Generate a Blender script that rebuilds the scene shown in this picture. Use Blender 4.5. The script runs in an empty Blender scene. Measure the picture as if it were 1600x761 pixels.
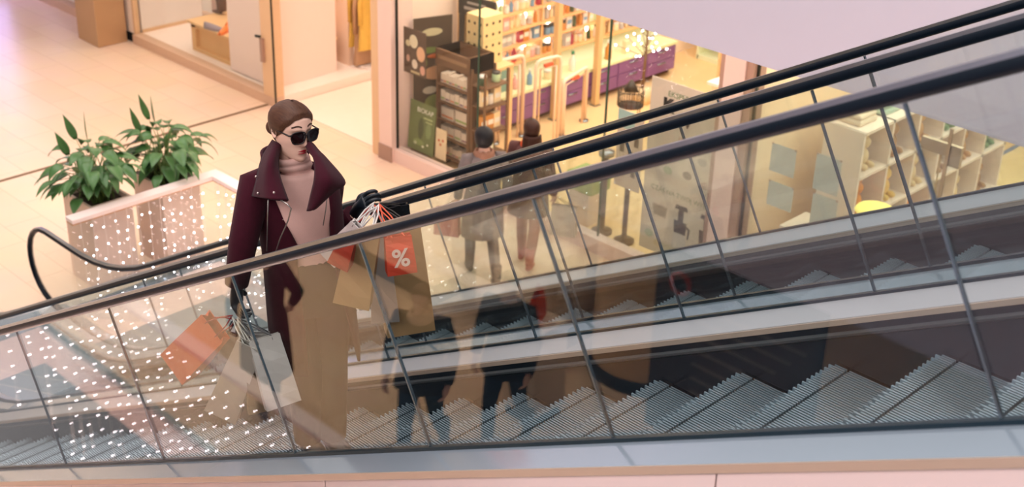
import bpy, bmesh, math, random
from mathutils import Vector, Matrix
random.seed(7)
PI = math.pi
R = math.radians
SC = bpy.context.scene
COL = SC.collection

# ------------------------------------------------------------------ camera, world, lights, exposure
EYE = Vector((0.0, 0.0, 6.85))
PITCH, YAW, ROLL, FPX = 0.4665017, 0.7669589, 0.0335728, 2130.87
fw = Vector((-math.sin(YAW)*math.cos(PITCH), math.cos(YAW)*math.cos(PITCH), -math.sin(PITCH)))
r0 = fw.cross(Vector((0, 0, 1))).normalized()
u0 = r0.cross(fw)
RT = r0*math.cos(ROLL) + u0*math.sin(ROLL)
UP = -r0*math.sin(ROLL) + u0*math.cos(ROLL)
cam_data = bpy.data.cameras.new('camera')
cam = bpy.data.objects.new('camera', cam_data)
COL.objects.link(cam)
M3 = Matrix((RT, UP, -fw)).transposed()
cam.matrix_world = Matrix.Translation(EYE) @ M3.to_4x4()
cam_data.sensor_width = 36.0
cam_data.lens = 36.0*FPX/1600.0
cam_data.clip_start = 0.05
cam_data.clip_end = 200
cam_data.dof.use_dof = True
cam_data.dof.focus_distance = 5.75
cam_data.dof.aperture_fstop = 3.4
SC.camera = cam

SC.view_settings.view_transform = 'Standard'
SC.view_settings.look = 'None'
SC.view_settings.gamma = 1.0
SC.view_settings.use_curve_mapping = False
SC.view_settings.exposure = 0.0
SC.cycles.transparent_max_bounces = 40
SC.cycles.max_bounces = 10
SC.cycles.glossy_bounces = 5
SC.cycles.caustics_reflective = False
SC.cycles.caustics_refractive = False
SC.cycles.sample_clamp_indirect = 4.0

world = bpy.data.worlds.new('mall_daylight')
SC.world = world
world.use_nodes = True
bg = world.node_tree.nodes['Background']
bg.inputs['Color'].default_value = (1.0, 0.90, 0.90, 1)
bg.inputs['Strength'].default_value = 0.42

def area(name, loc, sx, sy, power, col, rot=(0, 0, 0)):
    d = bpy.data.lights.new(name, 'AREA')
    d.shape = 'RECTANGLE'; d.size = sx; d.size_y = sy
    d.energy = power; d.color = col
    o = bpy.data.objects.new(name, d)
    COL.objects.link(o)
    o.location = loc; o.rotation_euler = rot
    return o

WARM = (1.0, 0.86, 0.74)
NEUT = (1.0, 0.92, 0.90)
area('skylight', (-6.0, 3.4, 15.0), 16, 7, 1500, NEUT)
area('walkway_light', (-12.5, 9.0, 3.9), 14, 1.6, 200, WARM)
area('walkway_light', (-17.5, 6.5, 9.5), 7, 7, 560, (1, .86, .80))
area('clothes_shop_light', (-15.8, 12.6, 3.85), 4.6, 3.6, 230, (1, .86, .72))
area('health_shop_light', (-10.0, 13.6, 3.85), 4.6, 6.0, 300, (1, .89, .76))
area('baby_shop_light', (-4.0, 13.4, 3.85), 5.6, 6.0, 420, (1, .87, .72))
area('near_floor_fill', (-9.6, -2.0, 3.8), 9, 3.0, 330, (1.0, .80, .58))  # unseen warm fill, added so the floor mirrored in the glass reads bright
area('lower_floor_fill', (-7.0, 1.2, -0.6), 9, 1.6, 5500, (1, .88, .82))  # unseen fill inside the floor opening, added to lift the mirrored lower floor
area('front_fill', (-2.0, -4.0, 10.0), 9, 3, 620, NEUT, (R(50), 0, 0))  # unseen frontal fill, added to brighten the side cladding

# ------------------------------------------------------------------ pixel rays (frame 1600 x 761) onto true planes
def ray(px, py):
    return RT*(px-800.0) + UP*(380.5-py) + fw*FPX
def at_y(px, py, Y):
    d = ray(px, py); return EYE + d*(Y/d.y)
def at_x(px, py, X):
    d = ray(px, py); return EYE + d*(X/d.x)
def at_z(px, py, Z):
    d = ray(px, py); return EYE + d*((Z-EYE.z)/d.z)

# ------------------------------------------------------------------ materials
def lin(c):
    return tuple((v/12.92 if v <= .04045 else ((v+.055)/1.055)**2.4) for v in (x/255.0 for x in c))
_mats = {}
def mat(name, rgb, rough=.5, metal=0.0, vary=.06, scale=9.0, bump=0.0, emit=0.0, spec=None, sheen=0.0, emit_rgb=None, coat=0.0):
    """procedural surface: base colour broken up by a noise, optional bump; rgb is sRGB 0-255"""
    if name in _mats: return _mats[name]
    m = bpy.data.materials.new(name); m.use_nodes = True
    nt = m.node_tree; b = nt.nodes['Principled BSDF']
    c = lin(rgb)
    tc = nt.nodes.new('ShaderNodeTexCoord')
    nz = nt.nodes.new('ShaderNodeTexNoise'); nz.inputs['Scale'].default_value = scale; nz.inputs['Detail'].default_value = 4
    nt.links.new(tc.outputs['Object'], nz.inputs['Vector'])
    mx = nt.nodes.new('ShaderNodeMix'); mx.data_type = 'RGBA'
    mx.inputs[6].default_value = tuple(v*(1-vary) for v in c)+(1,)
    mx.inputs[7].default_value = tuple(min(1, v*(1+vary)) for v in c)+(1,)
    nt.links.new(nz.outputs['Fac'], mx.inputs[0])
    nt.links.new(mx.outputs[2], b.inputs['Base Color'])
    b.inputs['Roughness'].default_value = rough
    b.inputs['Metallic'].default_value = metal
    if spec is not None: b.inputs['Specular IOR Level'].default_value = spec
    if sheen: b.inputs['Sheen Weight'].default_value = sheen
    if coat: b.inputs['Coat Weight'].default_value = coat
    if emit:
        b.inputs['Emission Color'].default_value = (lin(emit_rgb) if emit_rgb else c)+(1,)
        b.inputs['Emission Strength'].default_value = emit
    if bump:
        bp = nt.nodes.new('ShaderNodeBump'); bp.inputs['Strength'].default_value = bump; bp.inputs['Distance'].default_value = .01
        n2 = nt.nodes.new('ShaderNodeTexNoise'); n2.inputs['Scale'].default_value = scale*14; n2.inputs['Detail'].default_value = 3
        nt.links.new(tc.outputs['Object'], n2.inputs['Vector'])
        nt.links.new(n2.outputs['Fac'], bp.inputs['Height']); nt.links.new(bp.outputs['Normal'], b.inputs['Normal'])
    _mats[name] = m
    return m

def glass(name, tint, ior=1.5, gain=1.0):
    m = bpy.data.materials.new(name); m.use_nodes = True
    nt = m.node_tree; nt.nodes.clear()
    out = nt.nodes.new('ShaderNodeOutputMaterial')
    tr = nt.nodes.new('ShaderNodeBsdfTransparent'); tr.inputs['Color'].default_value = tint+(1,)
    gl = nt.nodes.new('ShaderNodeBsdfGlossy'); gl.inputs['Roughness'].default_value = 0.0; gl.inputs['Color'].default_value = (1, 1, 1, 1)
    # Schlick reflectance of one face, the same from either side of the pane
    geo = nt.nodes.new('ShaderNodeNewGeometry')
    dt = nt.nodes.new('ShaderNodeVectorMath'); dt.operation = 'DOT_PRODUCT'
    nt.links.new(geo.outputs['Incoming'], dt.inputs[0]); nt.links.new(geo.outputs['Normal'], dt.inputs[1])
    def mth(op, a, b=None):
        n = nt.nodes.new('ShaderNodeMath'); n.operation = op; n.use_clamp = op == 'MULTIPLY'
        for i, x in enumerate((a, b)):
            if x is None: continue
            if hasattr(x, 'links'): nt.links.new(x, n.inputs[i])
            else: n.inputs[i].default_value = x
        return n.outputs[0]
    f0 = ((ior-1)/(ior+1))**2
    cosv = mth('ABSOLUTE', dt.outputs['Value'])
    p5 = mth('POWER', mth('SUBTRACT', 1.0, cosv), 5.0)
    fr = mth('ADD', mth('MULTIPLY', p5, 1-f0), f0)
    fac = mth('MULTIPLY', fr, gain)
    mx = nt.nodes.new('ShaderNodeMixShader')
    nt.links.new(fac, mx.inputs[0])
    nt.links.new(tr.outputs[0], mx.inputs[1]); nt.links.new(gl.outputs[0], mx.inputs[2])
    nt.links.new(mx.outputs[0], out.inputs['Surface'])
    return m

GL_ESC = glass('balustrade_glass', (.94, .965, .96), 1.55, 1.15)
GL_WIN = glass('shop_glass', (.97, .985, .975), 1.45, .6)
GL_GUARD = glass('guard_glass', (.96, .975, .97), 1.45, .7)

def tile_floor(name, c1, c2, cj, size, rough):
    m = bpy.data.materials.new(name); m.use_nodes = True
    nt = m.node_tree; b = nt.nodes['Principled BSDF']
    tc = nt.nodes.new('ShaderNodeTexCoord')
    br = nt.nodes.new('ShaderNodeTexBrick')
    br.inputs['Color1'].default_value = lin(c1)+(1,); br.inputs['Color2'].default_value = lin(c2)+(1,)
    br.inputs['Mortar'].default_value = lin(cj)+(1,)
    br.inputs['Scale'].default_value = 1.0
    br.inputs['Brick Width'].default_value = size; br.inputs['Row Height'].default_value = size*.5
    br.inputs['Mortar Size'].default_value = .004; br.inputs['Mortar Smooth'].default_value = .1
    nt.links.new(tc.outputs['Object'], br.inputs['Vector'])
    nz = nt.nodes.new('ShaderNodeTexNoise'); nz.inputs['Scale'].default_value = 1.3; nz.inputs['Detail'].default_value = 6
    nt.links.new(tc.outputs['Object'], nz.inputs['Vector'])
    mx = nt.nodes.new('ShaderNodeMix'); mx.data_type = 'RGBA'; mx.blend_type = 'SOFT_LIGHT'; mx.inputs[0].default_value = .25
    nt.links.new(br.outputs['Color'], mx.inputs[6]); nt.links.new(nz.outputs['Color'], mx.inputs[7])
    nt.links.new(mx.outputs[2], b.inputs['Base Color'])
    b.inputs['Roughness'].default_value = rough
    return m

# ------------------------------------------------------------------ mesh collector
class MB:
    def __init__(s): s.v = []; s.f = []; s.sm = []
    def add(s, vs, fs, smooth=False):
        o = len(s.v); s.v += [Vector(v) for v in vs]
        for f in fs: s.f.append(tuple(i+o for i in f)); s.sm.append(smooth)
        return s
    def box(s, lo, hi, M=None):
        x0, y0, z0 = lo; x1, y1, z1 = hi
        vs = [Vector(p) for p in ((x0,y0,z0),(x1,y0,z0),(x1,y1,z0),(x0,y1,z0),(x0,y0,z1),(x1,y0,z1),(x1,y1,z1),(x0,y1,z1))]
        if M is not None: vs = [M @ v for v in vs]
        return s.add(vs, [(0,3,2,1),(4,5,6,7),(0,1,5,4),(1,2,6,5),(2,3,7,6),(3,0,4,7)])
    def bar(s, a, b, w, h, up=Vector((0,0,1))):
        a, b = Vector(a), Vector(b); t = (b-a); L = t.length; t.normalize()
        sd = t.cross(Vector(up)); sd = sd.normalized() if sd.length > 1e-5 else Vector((1,0,0)); n = sd.cross(t)
        M = Matrix((t, sd, n)).transposed().to_4x4(); M.translation = a
        return s.box((0,-w/2,-h/2),(L,w/2,h/2),M)
    def quadgrid(s, rows, closed=False, smooth=True, flip=False):
        n = len(rows[0]); vs = [p for r in rows for p in r]; fs = []
        for i in range(len(rows)-1):
            for j in range(n if closed else n-1):
                k = (j+1) % n
                q = (i*n+j, i*n+k, (i+1)*n+k, (i+1)*n+j)
                fs.append(q[::-1] if flip else q)
        return s.add(vs, fs, smooth)
    def tube(s, pts, rad, seg=8, caps=True, smooth=True):
        pts = [Vector(p) for p in pts]; n = len(pts)
        if not hasattr(rad, '__len__'): rad = [rad]*n
        rows = []; ref = None
        for i, p in enumerate(pts):
            t = (pts[min(i+1, n-1)]-pts[max(i-1, 0)]).normalized()
            if ref is None:
                ref = t.cross(Vector((0,0,1)))
                if ref.length < 1e-3: ref = t.cross(Vector((1,0,0)))
            ref = (ref-t*ref.dot(t)).normalized(); bi = t.cross(ref)
            rr = rad[i]
            rx, ry = rr if hasattr(rr, '__len__') else (rr, rr)
            rows.append([p+ref*(math.cos(2*PI*k/seg)*rx)+bi*(math.sin(2*PI*k/seg)*ry) for k in range(seg)])
        s.quadgrid(rows, True, smooth)
        if caps:
            o = len(s.v)-n*seg
            s.f.append(tuple(o+k for k in range(seg))[::-1]); s.sm.append(False)
            o2 = len(s.v)-seg
            s.f.append(tuple(o2+k for k in range(seg))); s.sm.append(False)
        return s
    def lathe(s, prof, c=(0,0,0), seg=14, smooth=True):
        c = Vector(c)
        rows = [[c+Vector((r*math.cos(2*PI*k/seg), r*math.sin(2*PI*k/seg), z)) for k in range(seg)] for r, z in prof]
        s.quadgrid(rows, True, smooth)
        return s
    def ball(s, c, r, seg=8, rings=5, M=None):
        c = Vector(c); rx, ry, rz = r if hasattr(r, '__len__') else (r, r, r)
        rows = []
        for i in range(rings+1):
            a = -PI/2+PI*i/rings
            row = []
            for k in range(seg):
                v = Vector((rx*math.cos(a)*math.cos(2*PI*k/seg), ry*math.cos(a)*math.sin(2*PI*k/seg), rz*math.sin(a)))
                if M is not None: v = M @ v
                row.append(c+v)
            rows.append(row)
        return s.quadgrid(rows, True, True)
    def prism(s, poly, ax, lo, hi):
        """poly of 2-D points in the two axes left over by ax, extruded along ax"""
        def P(a, b, w):
            return Vector((w,a,b)) if ax == 0 else Vector((a,w,b)) if ax == 1 else Vector((a,b,w))
        n = len(poly)
        vs = [P(a,b,lo) for a,b in poly]+[P(a,b,hi) for a,b in poly]
        fs = [tuple(range(n)), tuple(range(2*n-1, n-1, -1))]+[(i, i+n, (i+1)%n+n, (i+1)%n) for i in range(n)]
        return s.add(vs, fs)
    def build(s, name, m, parent=None, bevel=0.0, subsurf=0, solid=0.0, world=True, fix=True):
        off = Vector((0,0,0))
        if parent is not None and world:
            p = parent
            while p is not None: off += p.location; p = p.parent
        me = bpy.data.meshes.new(name)
        me.from_pydata([tuple(v-off) for v in s.v], [], s.f)
        me.polygons.foreach_set('use_smooth', s.sm)
        if fix:
            bm = bmesh.new(); bm.from_mesh(me)
            bmesh.ops.remove_doubles(bm, verts=bm.verts, dist=1e-5)
            bmesh.ops.recalc_face_normals(bm, faces=bm.faces); bm.to_mesh(me); bm.free()
        me.materials.append(m)
        o = bpy.data.objects.new(name, me); COL.objects.link(o)
        if parent is not None: o.parent = parent
        if solid:
            md = o.modifiers.new('thickness', 'SOLIDIFY'); md.thickness = solid; md.offset = 0
        if bevel:
            md = o.modifiers.new('bevel', 'BEVEL'); md.width = bevel; md.segments = 2; md.limit_method = 'ANGLE'
        if subsurf:
            md = o.modifiers.new('subsurf', 'SUBSURF'); md.levels = subsurf; md.render_levels = subsurf
        return o

def thing(name, label, cat, loc=(0,0,0), rz=0.0, group=None):
    o = bpy.data.objects.new(name, None); COL.objects.link(o)
    o.location = loc; o.rotation_euler = (0,0,rz); o.empty_display_size = .1
    o['label'] = label; o['category'] = cat
    if group: o['group'] = group
    return o
def tag(o, label, cat, group=None):
    o['label'] = label; o['category'] = cat
    if group: o['group'] = group
    return o
def struct(o):
    o['kind'] = 'structure'; return o
def dup(root, loc=None, rz=None, label=None):
    r = root.copy(); COL.objects.link(r)
    if loc is not None: r.location = loc
    if rz is not None: r.rotation_euler = (0,0,rz)
    if label: r['label'] = label
    for ch in list(root.children):
        c = ch.copy(); COL.objects.link(c); c.parent = r
        for g in list(ch.children):
            d = g.copy(); COL.objects.link(d); d.parent = c
    return r
def text_mesh(name, body, size, M, m, parent, extrude=.0006, align='CENTER', bold=0.0):
    cu = bpy.data.curves.new(name, 'FONT'); cu.body = body; cu.size = size; cu.extrude = extrude
    cu.align_x = align; cu.align_y = 'CENTER'; cu.offset = bold
    cu.materials.append(m)
    tmp = bpy.data.objects.new(name, cu)
    me = bpy.data.meshes.new_from_object(tmp); bpy.data.objects.remove(tmp); bpy.data.curves.remove(cu); me.name = name
    o = bpy.data.objects.new(name, me); COL.objects.link(o)
    if parent is not None:
        o.parent = parent
        off = Vector((0,0,0)); p = parent
        while p is not None: off += p.location; p = p.parent
        M = Matrix.Translation(-off) @ M
    o.matrix_local = M
    return o
def frame(o, ex, ey):
    """matrix whose x, y axes are ex, ey at o"""
    ex = Vector(ex).normalized(); ez = ex.cross(Vector(ey)).normalized(); ey = ez.cross(ex)
    M = Matrix((ex, ey, ez)).transposed().to_4x4(); M.translation = Vector(o); return M
# ------------------------------------------------------------------ setting
FLOOR = tile_floor('mall_tiles', (240,214,188), (236,208,180), (214,182,152), .9, .34)
NEARFLOOR = FLOOR
GX0, GY0, GY1 = -11.27, 0.12, 7.18          # floor opening round the two escalators
fb = MB()
def fl(x0, x1, y0, y1): fb.box((x0, y0, -.3), (x1, y1, 0))
fl(-26, GX0-.06, -9, 16)
fl(GX0-.06, 6, -9, GY0-.06); fl(GX0-.06, 6, GY1+.06, 16)
fl(GX0-.06, -10.2, 2.4, 5.5)
struct(fb.build('floor', FLOOR))
struct(MB().box((-14.72, 5.2, 0), (-14.66, 10.3, .002)).build('trim_1', mat('dark_joint', (120,92,62), .6)))
struct(MB().box((-24, 0.0, -4.5), (8, 8, -4.2)).build('floor_lower_level', mat('lower_floor', (232,204,194), .35, vary=.1, scale=1.2)))
SLAB = mat('slab_paint', (206,201,215), .75, vary=.01)
struct(MB().prism([(7.05,4.0),(7.05,5.6),(16,5.6),(16,4.0)], 0, -30, 6).build('ceiling_far', SLAB))
struct(MB().prism([(.6,4.0),(.6,5.5),(-9,5.5),(-9,4.0)], 0, -20, 6).build('ceiling_near', SLAB))

# ------------------------------------------------------------------ escalators
TI = math.tan(0.509023)
def smax(a, b, k):
    h = max(k-abs(a-b), 0)/k
    return max(a, b)+h*h*k*.25
def smin(a, b, k): return -smax(-a, -b, k)
BLACK = mat('handrail_rubber', (6,17,28), .36, vary=.1, spec=.14)
STEEL = mat('brushed_steel', (150,158,165), .3, 1.0, vary=.05, scale=30)
DECK = mat('deck_steel', (184,200,214), .14, .6, vary=.03, scale=3)
DECKP = mat('inner_deck_steel', (196,198,204), .34, .45, vary=.03, scale=3)
LIP = mat('deck_lip', (190,170,154), .4, .3, vary=.04)
CLAD = mat('truss_cladding', (226,206,204), .6, vary=.015, scale=2)
CLAMP = mat('clamp_profile', (26,50,62), .35, .4)
SKIRT = mat('skirt_steel', (18,32,44), .25, .5, vary=.15, scale=4)
BRUSH = mat('skirt_brush', (52,58,62), .6)
STEPB = mat('step_casting', (7,15,22), .6, .1)
RIB = mat('step_ribs', (158,176,188), .35, .7, vary=.1, scale=20)
EDGE = mat('glass_joint_seal', (112,130,142), .2, .8)
X_TOP = 1.6
def escalator(label, yN, yF, zr, hN, hF, hstep, noseX, sN, sF, near_outer):
    T = thing('escalator', label, 'escalator', (-10.5, (yN+yF)/2, 0), group=None)
    zl, zu = .92, 6.66
    def zrail(x): return smin(smax(zr+TI*x, zl, .36), zu, .2)
    xs = [X_TOP-.25*i for i in range(int((X_TOP+11.4)/.25)+1)]
    xs = [x for x in xs if x > -11.4]
    def sweep(poly, ofs=0.0, x0=-11.4, x1=X_TOP):
        """poly: list of (y, drop below handrail centre)"""
        rows = []
        X = [x for x in xs if x0 < x < x1]+[x0, x1]; X.sort()
        for x in X: rows.append([Vector((x, y, zrail(x)-h)) for y, h in poly])
        b = MB().quadgrid(rows, True, False)
        n = len(poly); o = len(b.v)-len(rows)*n
        b.f.append(tuple(range(n))); b.sm.append(False)
        b.f.append(tuple(len(b.v)-n+k for k in range(n))); b.sm.append(False)
        return b
    for side, yg, h, joints in ((1, yN, hN, sN), (-1, yF, hF, sF)):
        # handrail: along the incline, flat at the landing, round the newel and back
        path = [Vector((x, yg, zrail(x))) for x in xs if x > -11.3]
        for k in range(0, 13):
            a = PI/2+PI*k/12
            path.append(Vector((-11.33+.40*math.cos(a), yg, zl-.40+.40*math.sin(a))))
        path.append(Vector((-11.1, yg, zl-.82)))
        w2, t2, sg = .027, .0185, 12
        rows = []
        for i, p in enumerate(path):
            t = (path[min(i+1, len(path)-1)]-path[max(i-1, 0)]).normalized()
            sd = Vector((0,1,0)); n = sd.cross(t).normalized()
            row = []
            for k in range(sg):
                a = 2*PI*k/sg; ca, sa = math.cos(a), math.sin(a)
                sx = math.copysign(abs(ca)**.6, ca)*w2; sz = math.copysign(abs(sa)**.7, sa)*t2
                row.append(p+sd*sx-n*sz)
            rows.append(row)
        MB().quadgrid(rows, True, True).build('handrail', BLACK, T)
        gp = []
        rows = []
        for i, p in enumerate(path[:-1]):
            t = (path[min(i+1, len(path)-1)]-path[max(i-1, 0)]).normalized(); n = Vector((0,1,0)).cross(t).normalized()
            c = p+n*.022
            rows.append([c+Vector((0,a,0))+n*b_ for a, b_ in ((-.016,-.008),(.016,-.008),(.016,.008),(-.016,.008))])
        MB().quadgrid(rows, True, False).build('handrail_guide', STEEL, T)
        # glass panels, joints square to the incline
        ca, sa = math.cos(0.509023), math.sin(0.509023)
        def on(s, hh):      # joint at distance s along the incline, drop hh
            # point on the line drop=hh whose along-incline coordinate is s
            z0 = zr-6.85-hh
            x = (s-z0*sa)/(ca+TI*sa)
            return Vector((x, yg, z0+TI*x+6.85))
        js = sorted(joints)
        def panel(A, B):
            b = MB(); n_ = 8
            top = [A[0].lerp(B[0], k/n_) for k in range(n_+1)]; bot = [A[1].lerp(B[1], k/n_) for k in range(n_+1)]
            def fixz(p, d): return Vector((p.x, p.y, zrail(p.x)-d))
            top = [fixz(p, .02) for p in top]; bot = [fixz(p, h+.02) for p in bot]
            b.quadgrid([[p+Vector((0,-.005,0)) for p in top], [p+Vector((0,-.005,0)) for p in bot],
                        [p+Vector((0,.005,0)) for p in bot], [p+Vector((0,.005,0)) for p in top],
                        [p+Vector((0,-.005,0)) for p in top]], False, False)
            return b
        g = .004
        for a_, b_ in zip(js[:-1], js[1:]):
            panel((on(a_+g, .03), on(a_+g, h)), (on(b_-g, .03), on(b_-g, h))).build('glass_panel', GL_ESC, T)
        for s_ in js[1:-1]:
            A, B = on(s_, .022), on(s_, h)
            MB().bar(A, B, .007, .0104, (0,1,0)).build('joint_seal', EDGE, T)
        # newel end glass under the flat run
        A, B = on(js[0], .03), on(js[0], h)
        ring = [Vector((-11.33+.37*math.cos(a), yg, zl-.40+.37*math.sin(a))) for a in [PI/2+PI*k/10 for k in range(9)]]
        xj = A.x-.004
        flat = []
        x = min(xj, B.x)
        poly = [Vector((xj, yg, zrail(xj)-.03))]+[Vector((xx, yg, zrail(xx)-.03)) for xx in [xj-.2*k for k in range(1, 30)] if xx > -11.3]+ring+[Vector((-11.2, yg, .06)), Vector((B.x-.004, yg, zrail(B.x)-h-.02))]
        n = len(poly)
        nb = MB(); nb.add([p+Vector((0,-.005,0)) for p in poly]+[p+Vector((0,.005,0)) for p in poly],
               [tuple(range(n)), tuple(range(2*n-1, n-1, -1))]+[(i, (i+1)%n, (i+1)%n+n, i+n) for i in range(n)])
        nb.build('newel_glass', GL_ESC, T)
        # clamp, inner deck, skirt; all on the step side of the glass
        s = side
        sweep([(yg-.013, h-.002), (yg+.013, h-.002), (yg+.013, h+.026), (yg-.013, h+.026)]).build('glass_clamp', CLAMP, T)
        sweep([(yg+s*.0135, h+.010), (yg+s*.12, h+.052), (yg+s*.12, h+.075), (yg+s*.02, h+.05)]).build('inner_deck', DECKP, T)
        sweep([(yg+s*.118, h+.06), (yg+s*.126, h+.06), (yg+s*.126, h+.42), (yg+s*.118, h+.42)]).build('skirt_panel', SKIRT, T)
        sweep([(yg+s*.126, h+.105), (yg+s*.142, h+.112), (yg+s*.142, h+.122), (yg+s*.126, h+.13)]).build('skirt_brush', BRUSH, T)
        sweep([(yg+s*.117, h+.056), (yg+s*.129, h+.056), (yg+s*.129, h+.078), (yg+s*.117, h+.078)]).build('deck_lip', LIP, T)
        # outer deck
        w = .135 if (side == 1 and near_outer == 1) or (side == -1 and near_outer == -1) else .088
        sweep([(yg-s*.0135, h+.012), (yg-s*w, h+.040), (yg-s*w, h+.07), (yg-s*.02, h+.045)]).build('outer_deck', DECK, T)
        if w > .1:
            sweep([(yg-s*w, h+.038), (yg-s*(w+.006), h+.038), (yg-s*(w+.006), h+.066), (yg-s*w, h+.066)]).build('outer_lip', LIP, T)
            # cladding panels along the truss side
            edges = [-11.4, -9.4, -7.4, -5.4, -3.3, -1.62, .4, X_TOP]
            for a_, b_ in zip(edges[:-1], edges[1:]):
                sweep([(yg-s*(w-.004), h+.066), (yg-s*(w-.030), h+.066), (yg-s*(w-.030), 2.15), (yg-s*(w-.004), 2.15)], x0=a_+.003, x1=b_-.003).build('side_cladding', CLAD, T)
    # truss body and soffit
    lo = max(-10.2, -11.4)
    sweep([(yN+.0, 1.45), (yF-.0, 1.45), (yF-.0, 2.12), (yN+.0, 2.12)], x0=-9.2).build('truss', CLAMP, T)
    # landing plates
    MB().box((-11.6, yN-.06, .001), (-9.95, yF+.06, .02)).build('landing_plate', DECK, T)
    MB().box((.15, yN+.13, zu-1.13), (X_TOP+.6, yF-.13, zu-1.09)).build('landing_plate', DECK, T)
    # steps
    ya, yb = yN+.132, yF-.132
    sm = None
    x = noseX; N = 0
    while x > -9.9: x -= .372
    wst = yb-ya
    def ribs():
        b = MB(); n = int(wst/.0135); p = wst/n
        for i in range(n):
            y = -wst/2+i*p+p*.5
            st = -.012 if i % 2 == 0 else .004
            b.box((st, y-.0029, -.014), (.052, y+.0029, 0)); b.box((.062, y-.0029, -.014), (.385, y+.0029, 0))
        return b
    body = None
    while x < .3:
        z = smin(smax(zr-hstep+TI*x, 0.02, .25), zu-1.10, .1)
        if body is None:
            body = MB().box((0.0, -wst/2, -.035), (.392, wst/2, -.0135)).box((.004, -wst/2, -.27), (.02, wst/2, -.03)).build('step', STEPB, T, world=False)
            rb = ribs().build('tread_ribs', RIB, body, world=False, fix=False)
        else:
            nb2 = body.copy(); COL.objects.link(nb2); nb2.parent = T
            r2 = rb.copy(); COL.objects.link(r2); r2.parent = nb2
            r2.location = (0,0,0)
        cur = body if N == 0 else nb2
        cur.location = Vector((x, (ya+yb)/2, z))-T.location
        N += 1; x += .372
    return T

E1 = escalator('near escalator carrying the woman, with black handrails and clear glass sides', 2.608, 3.848, 6.581, .87, .855, 1.085, -1.63,
          [-9.6, -8.25, -7.09, -5.92, -4.745, -3.84, -2.93, -1.675, -.5, .6, 1.3], [-9.6, -8.1, -6.92, -5.76, -4.60, -3.70, -2.80, -1.52, -.4, .6, 1.3], 1)
E2 = escalator('far escalator behind the first one, empty ribbed steps and a looped handrail end', 4.06, 5.30, 6.567, .832, .826, 1.06, -1.83,
          [-9.6, -8.0, -6.85, -5.7, -4.5, -3.60, -2.70, -1.5, -.4, .6, 1.3], [-9.6, -8.0, -6.9, -5.66, -4.41, -3.53, -2.6, -1.4, -.4, .6, 1.3], -1)
# ------------------------------------------------------------------ shop fronts, walls
PINK = mat('shopfront_pink', (236,208,198), .55, vary=.02)
CREAM = mat('cream_wall', (246,226,210), .7, vary=.02)
BEIGE = mat('beige_frame', (226,190,150), .45, vary=.04)
WHITE = mat('white_paint', (240,232,226), .55, vary=.02)
KERB = mat('kerb_stone', (214,180,152), .5, vary=.04)
TAUPE = mat('taupe_block', (170,138,122), .5, vary=.05)
DARKF = mat('dark_frame', (40,46,40), .4, .3)
BRONZE = mat('bronze_column', (196,162,126), .38, .45, vary=.06, scale=3)
PLINTHK = mat('black_plinth', (20,20,22), .6)  # plain black finish of plinths, column base and left baseboard
YG = 10.35
def blk(name, lo, hi, m, bevel=0.0): return MB().box(lo, hi).build(name, m, bevel=bevel)
# walls behind the shops
struct(blk('wall_back', (-30, 19.0, 0), (4, 19.2, 4.0), mat('shop_back_wall', (244,214,160), .8, vary=.04)))
struct(blk('wall_left', (-30.2, -9, 0), (-30, 19, 4.0), CREAM))
struct(blk('wall_clothes_back', (-24, 15.6, 0), (-12.45, 15.7, 4.0), CREAM))
struct(blk('wall_between_clothes_and_health', (-12.5, 10.5, 0), (-12.38, 19, 4.0), CREAM))
struct(blk('wall_between_health_and_baby', (-7.05, 10.45, 0), (-6.93, 13.2, 4.0), mat('baby_wall', (250,226,194), .7, vary=.02)))
struct(blk('floor_clothes', (-14.5, 10.42, 0), (-12.4, 15.6, .012), mat('clothes_floor', (250,232,214), .4, vary=.03)))
# kerbs (low sills under the glass)
struct(MB().box((-24, 10.30, 0), (-19.1, 10.46, .14)).build('trim_2', KERB))
struct(MB().box((-18.15, 10.30, 0), (-14.52, 10.46, .14)).build('trim_3', KERB))
struct(MB().box((-12.05, 10.30, 0), (-7.2, 10.44, .18)).build('trim_4', PINK))
struct(MB().box((-6.86, 10.30, 0), (4, 10.44, .18)).build('trim_5', PINK))
# pillars
p = MB().box((-12.45, 10.30, 0), (-12.28, 10.62, 4.0)); p.build('pillar_clothes_edge', BEIGE)
struct(bpy.data.objects['pillar_clothes_edge'])
struct(MB().box((-12.28, 10.27, 0), (-12.04, 10.62, 4.0)).build('pillar_health', PINK))
struct(MB().box((-12.285, 10.255, 0), (-12.035, 10.27, .2)).build('baseboard_health', TAUPE))
struct(MB().box((-7.17, 10.27, 0), (-6.93, 10.62, 4.0)).build('pillar_baby', PINK))
struct(MB().box((-7.23, 10.29, 0), (-7.17, 10.5, 4.0)).box((-6.93, 10.29, 0), (-6.85, 10.5, 4.0)).build('trim_6', TAUPE))
struct(MB().box((-12.04, 10.345, .18), (-12.018, 10.37, 4.0)).box((-6.85, 10.345, .18), (-6.825, 10.37, 4.0)).build('trim_7', DARKF))
# bronze column of the mall, and the panel behind it
col = MB().prism([(-18.9, 9.8),(-18.27, 9.78),(-18.27, 10.28),(-18.9, 10.28)], 2, 0, 4.0).build('pillar_bronze', BRONZE, bevel=.01); struct(col)
struct(blk('wall_shopfront_left', (-18.62, 10.34, .14), (-18.17, 10.44, 4.0), CREAM))
struct(blk('baseboard_left', (-18.62, 10.33, 0), (-18.16, 10.45, .14), PLINTHK))
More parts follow.
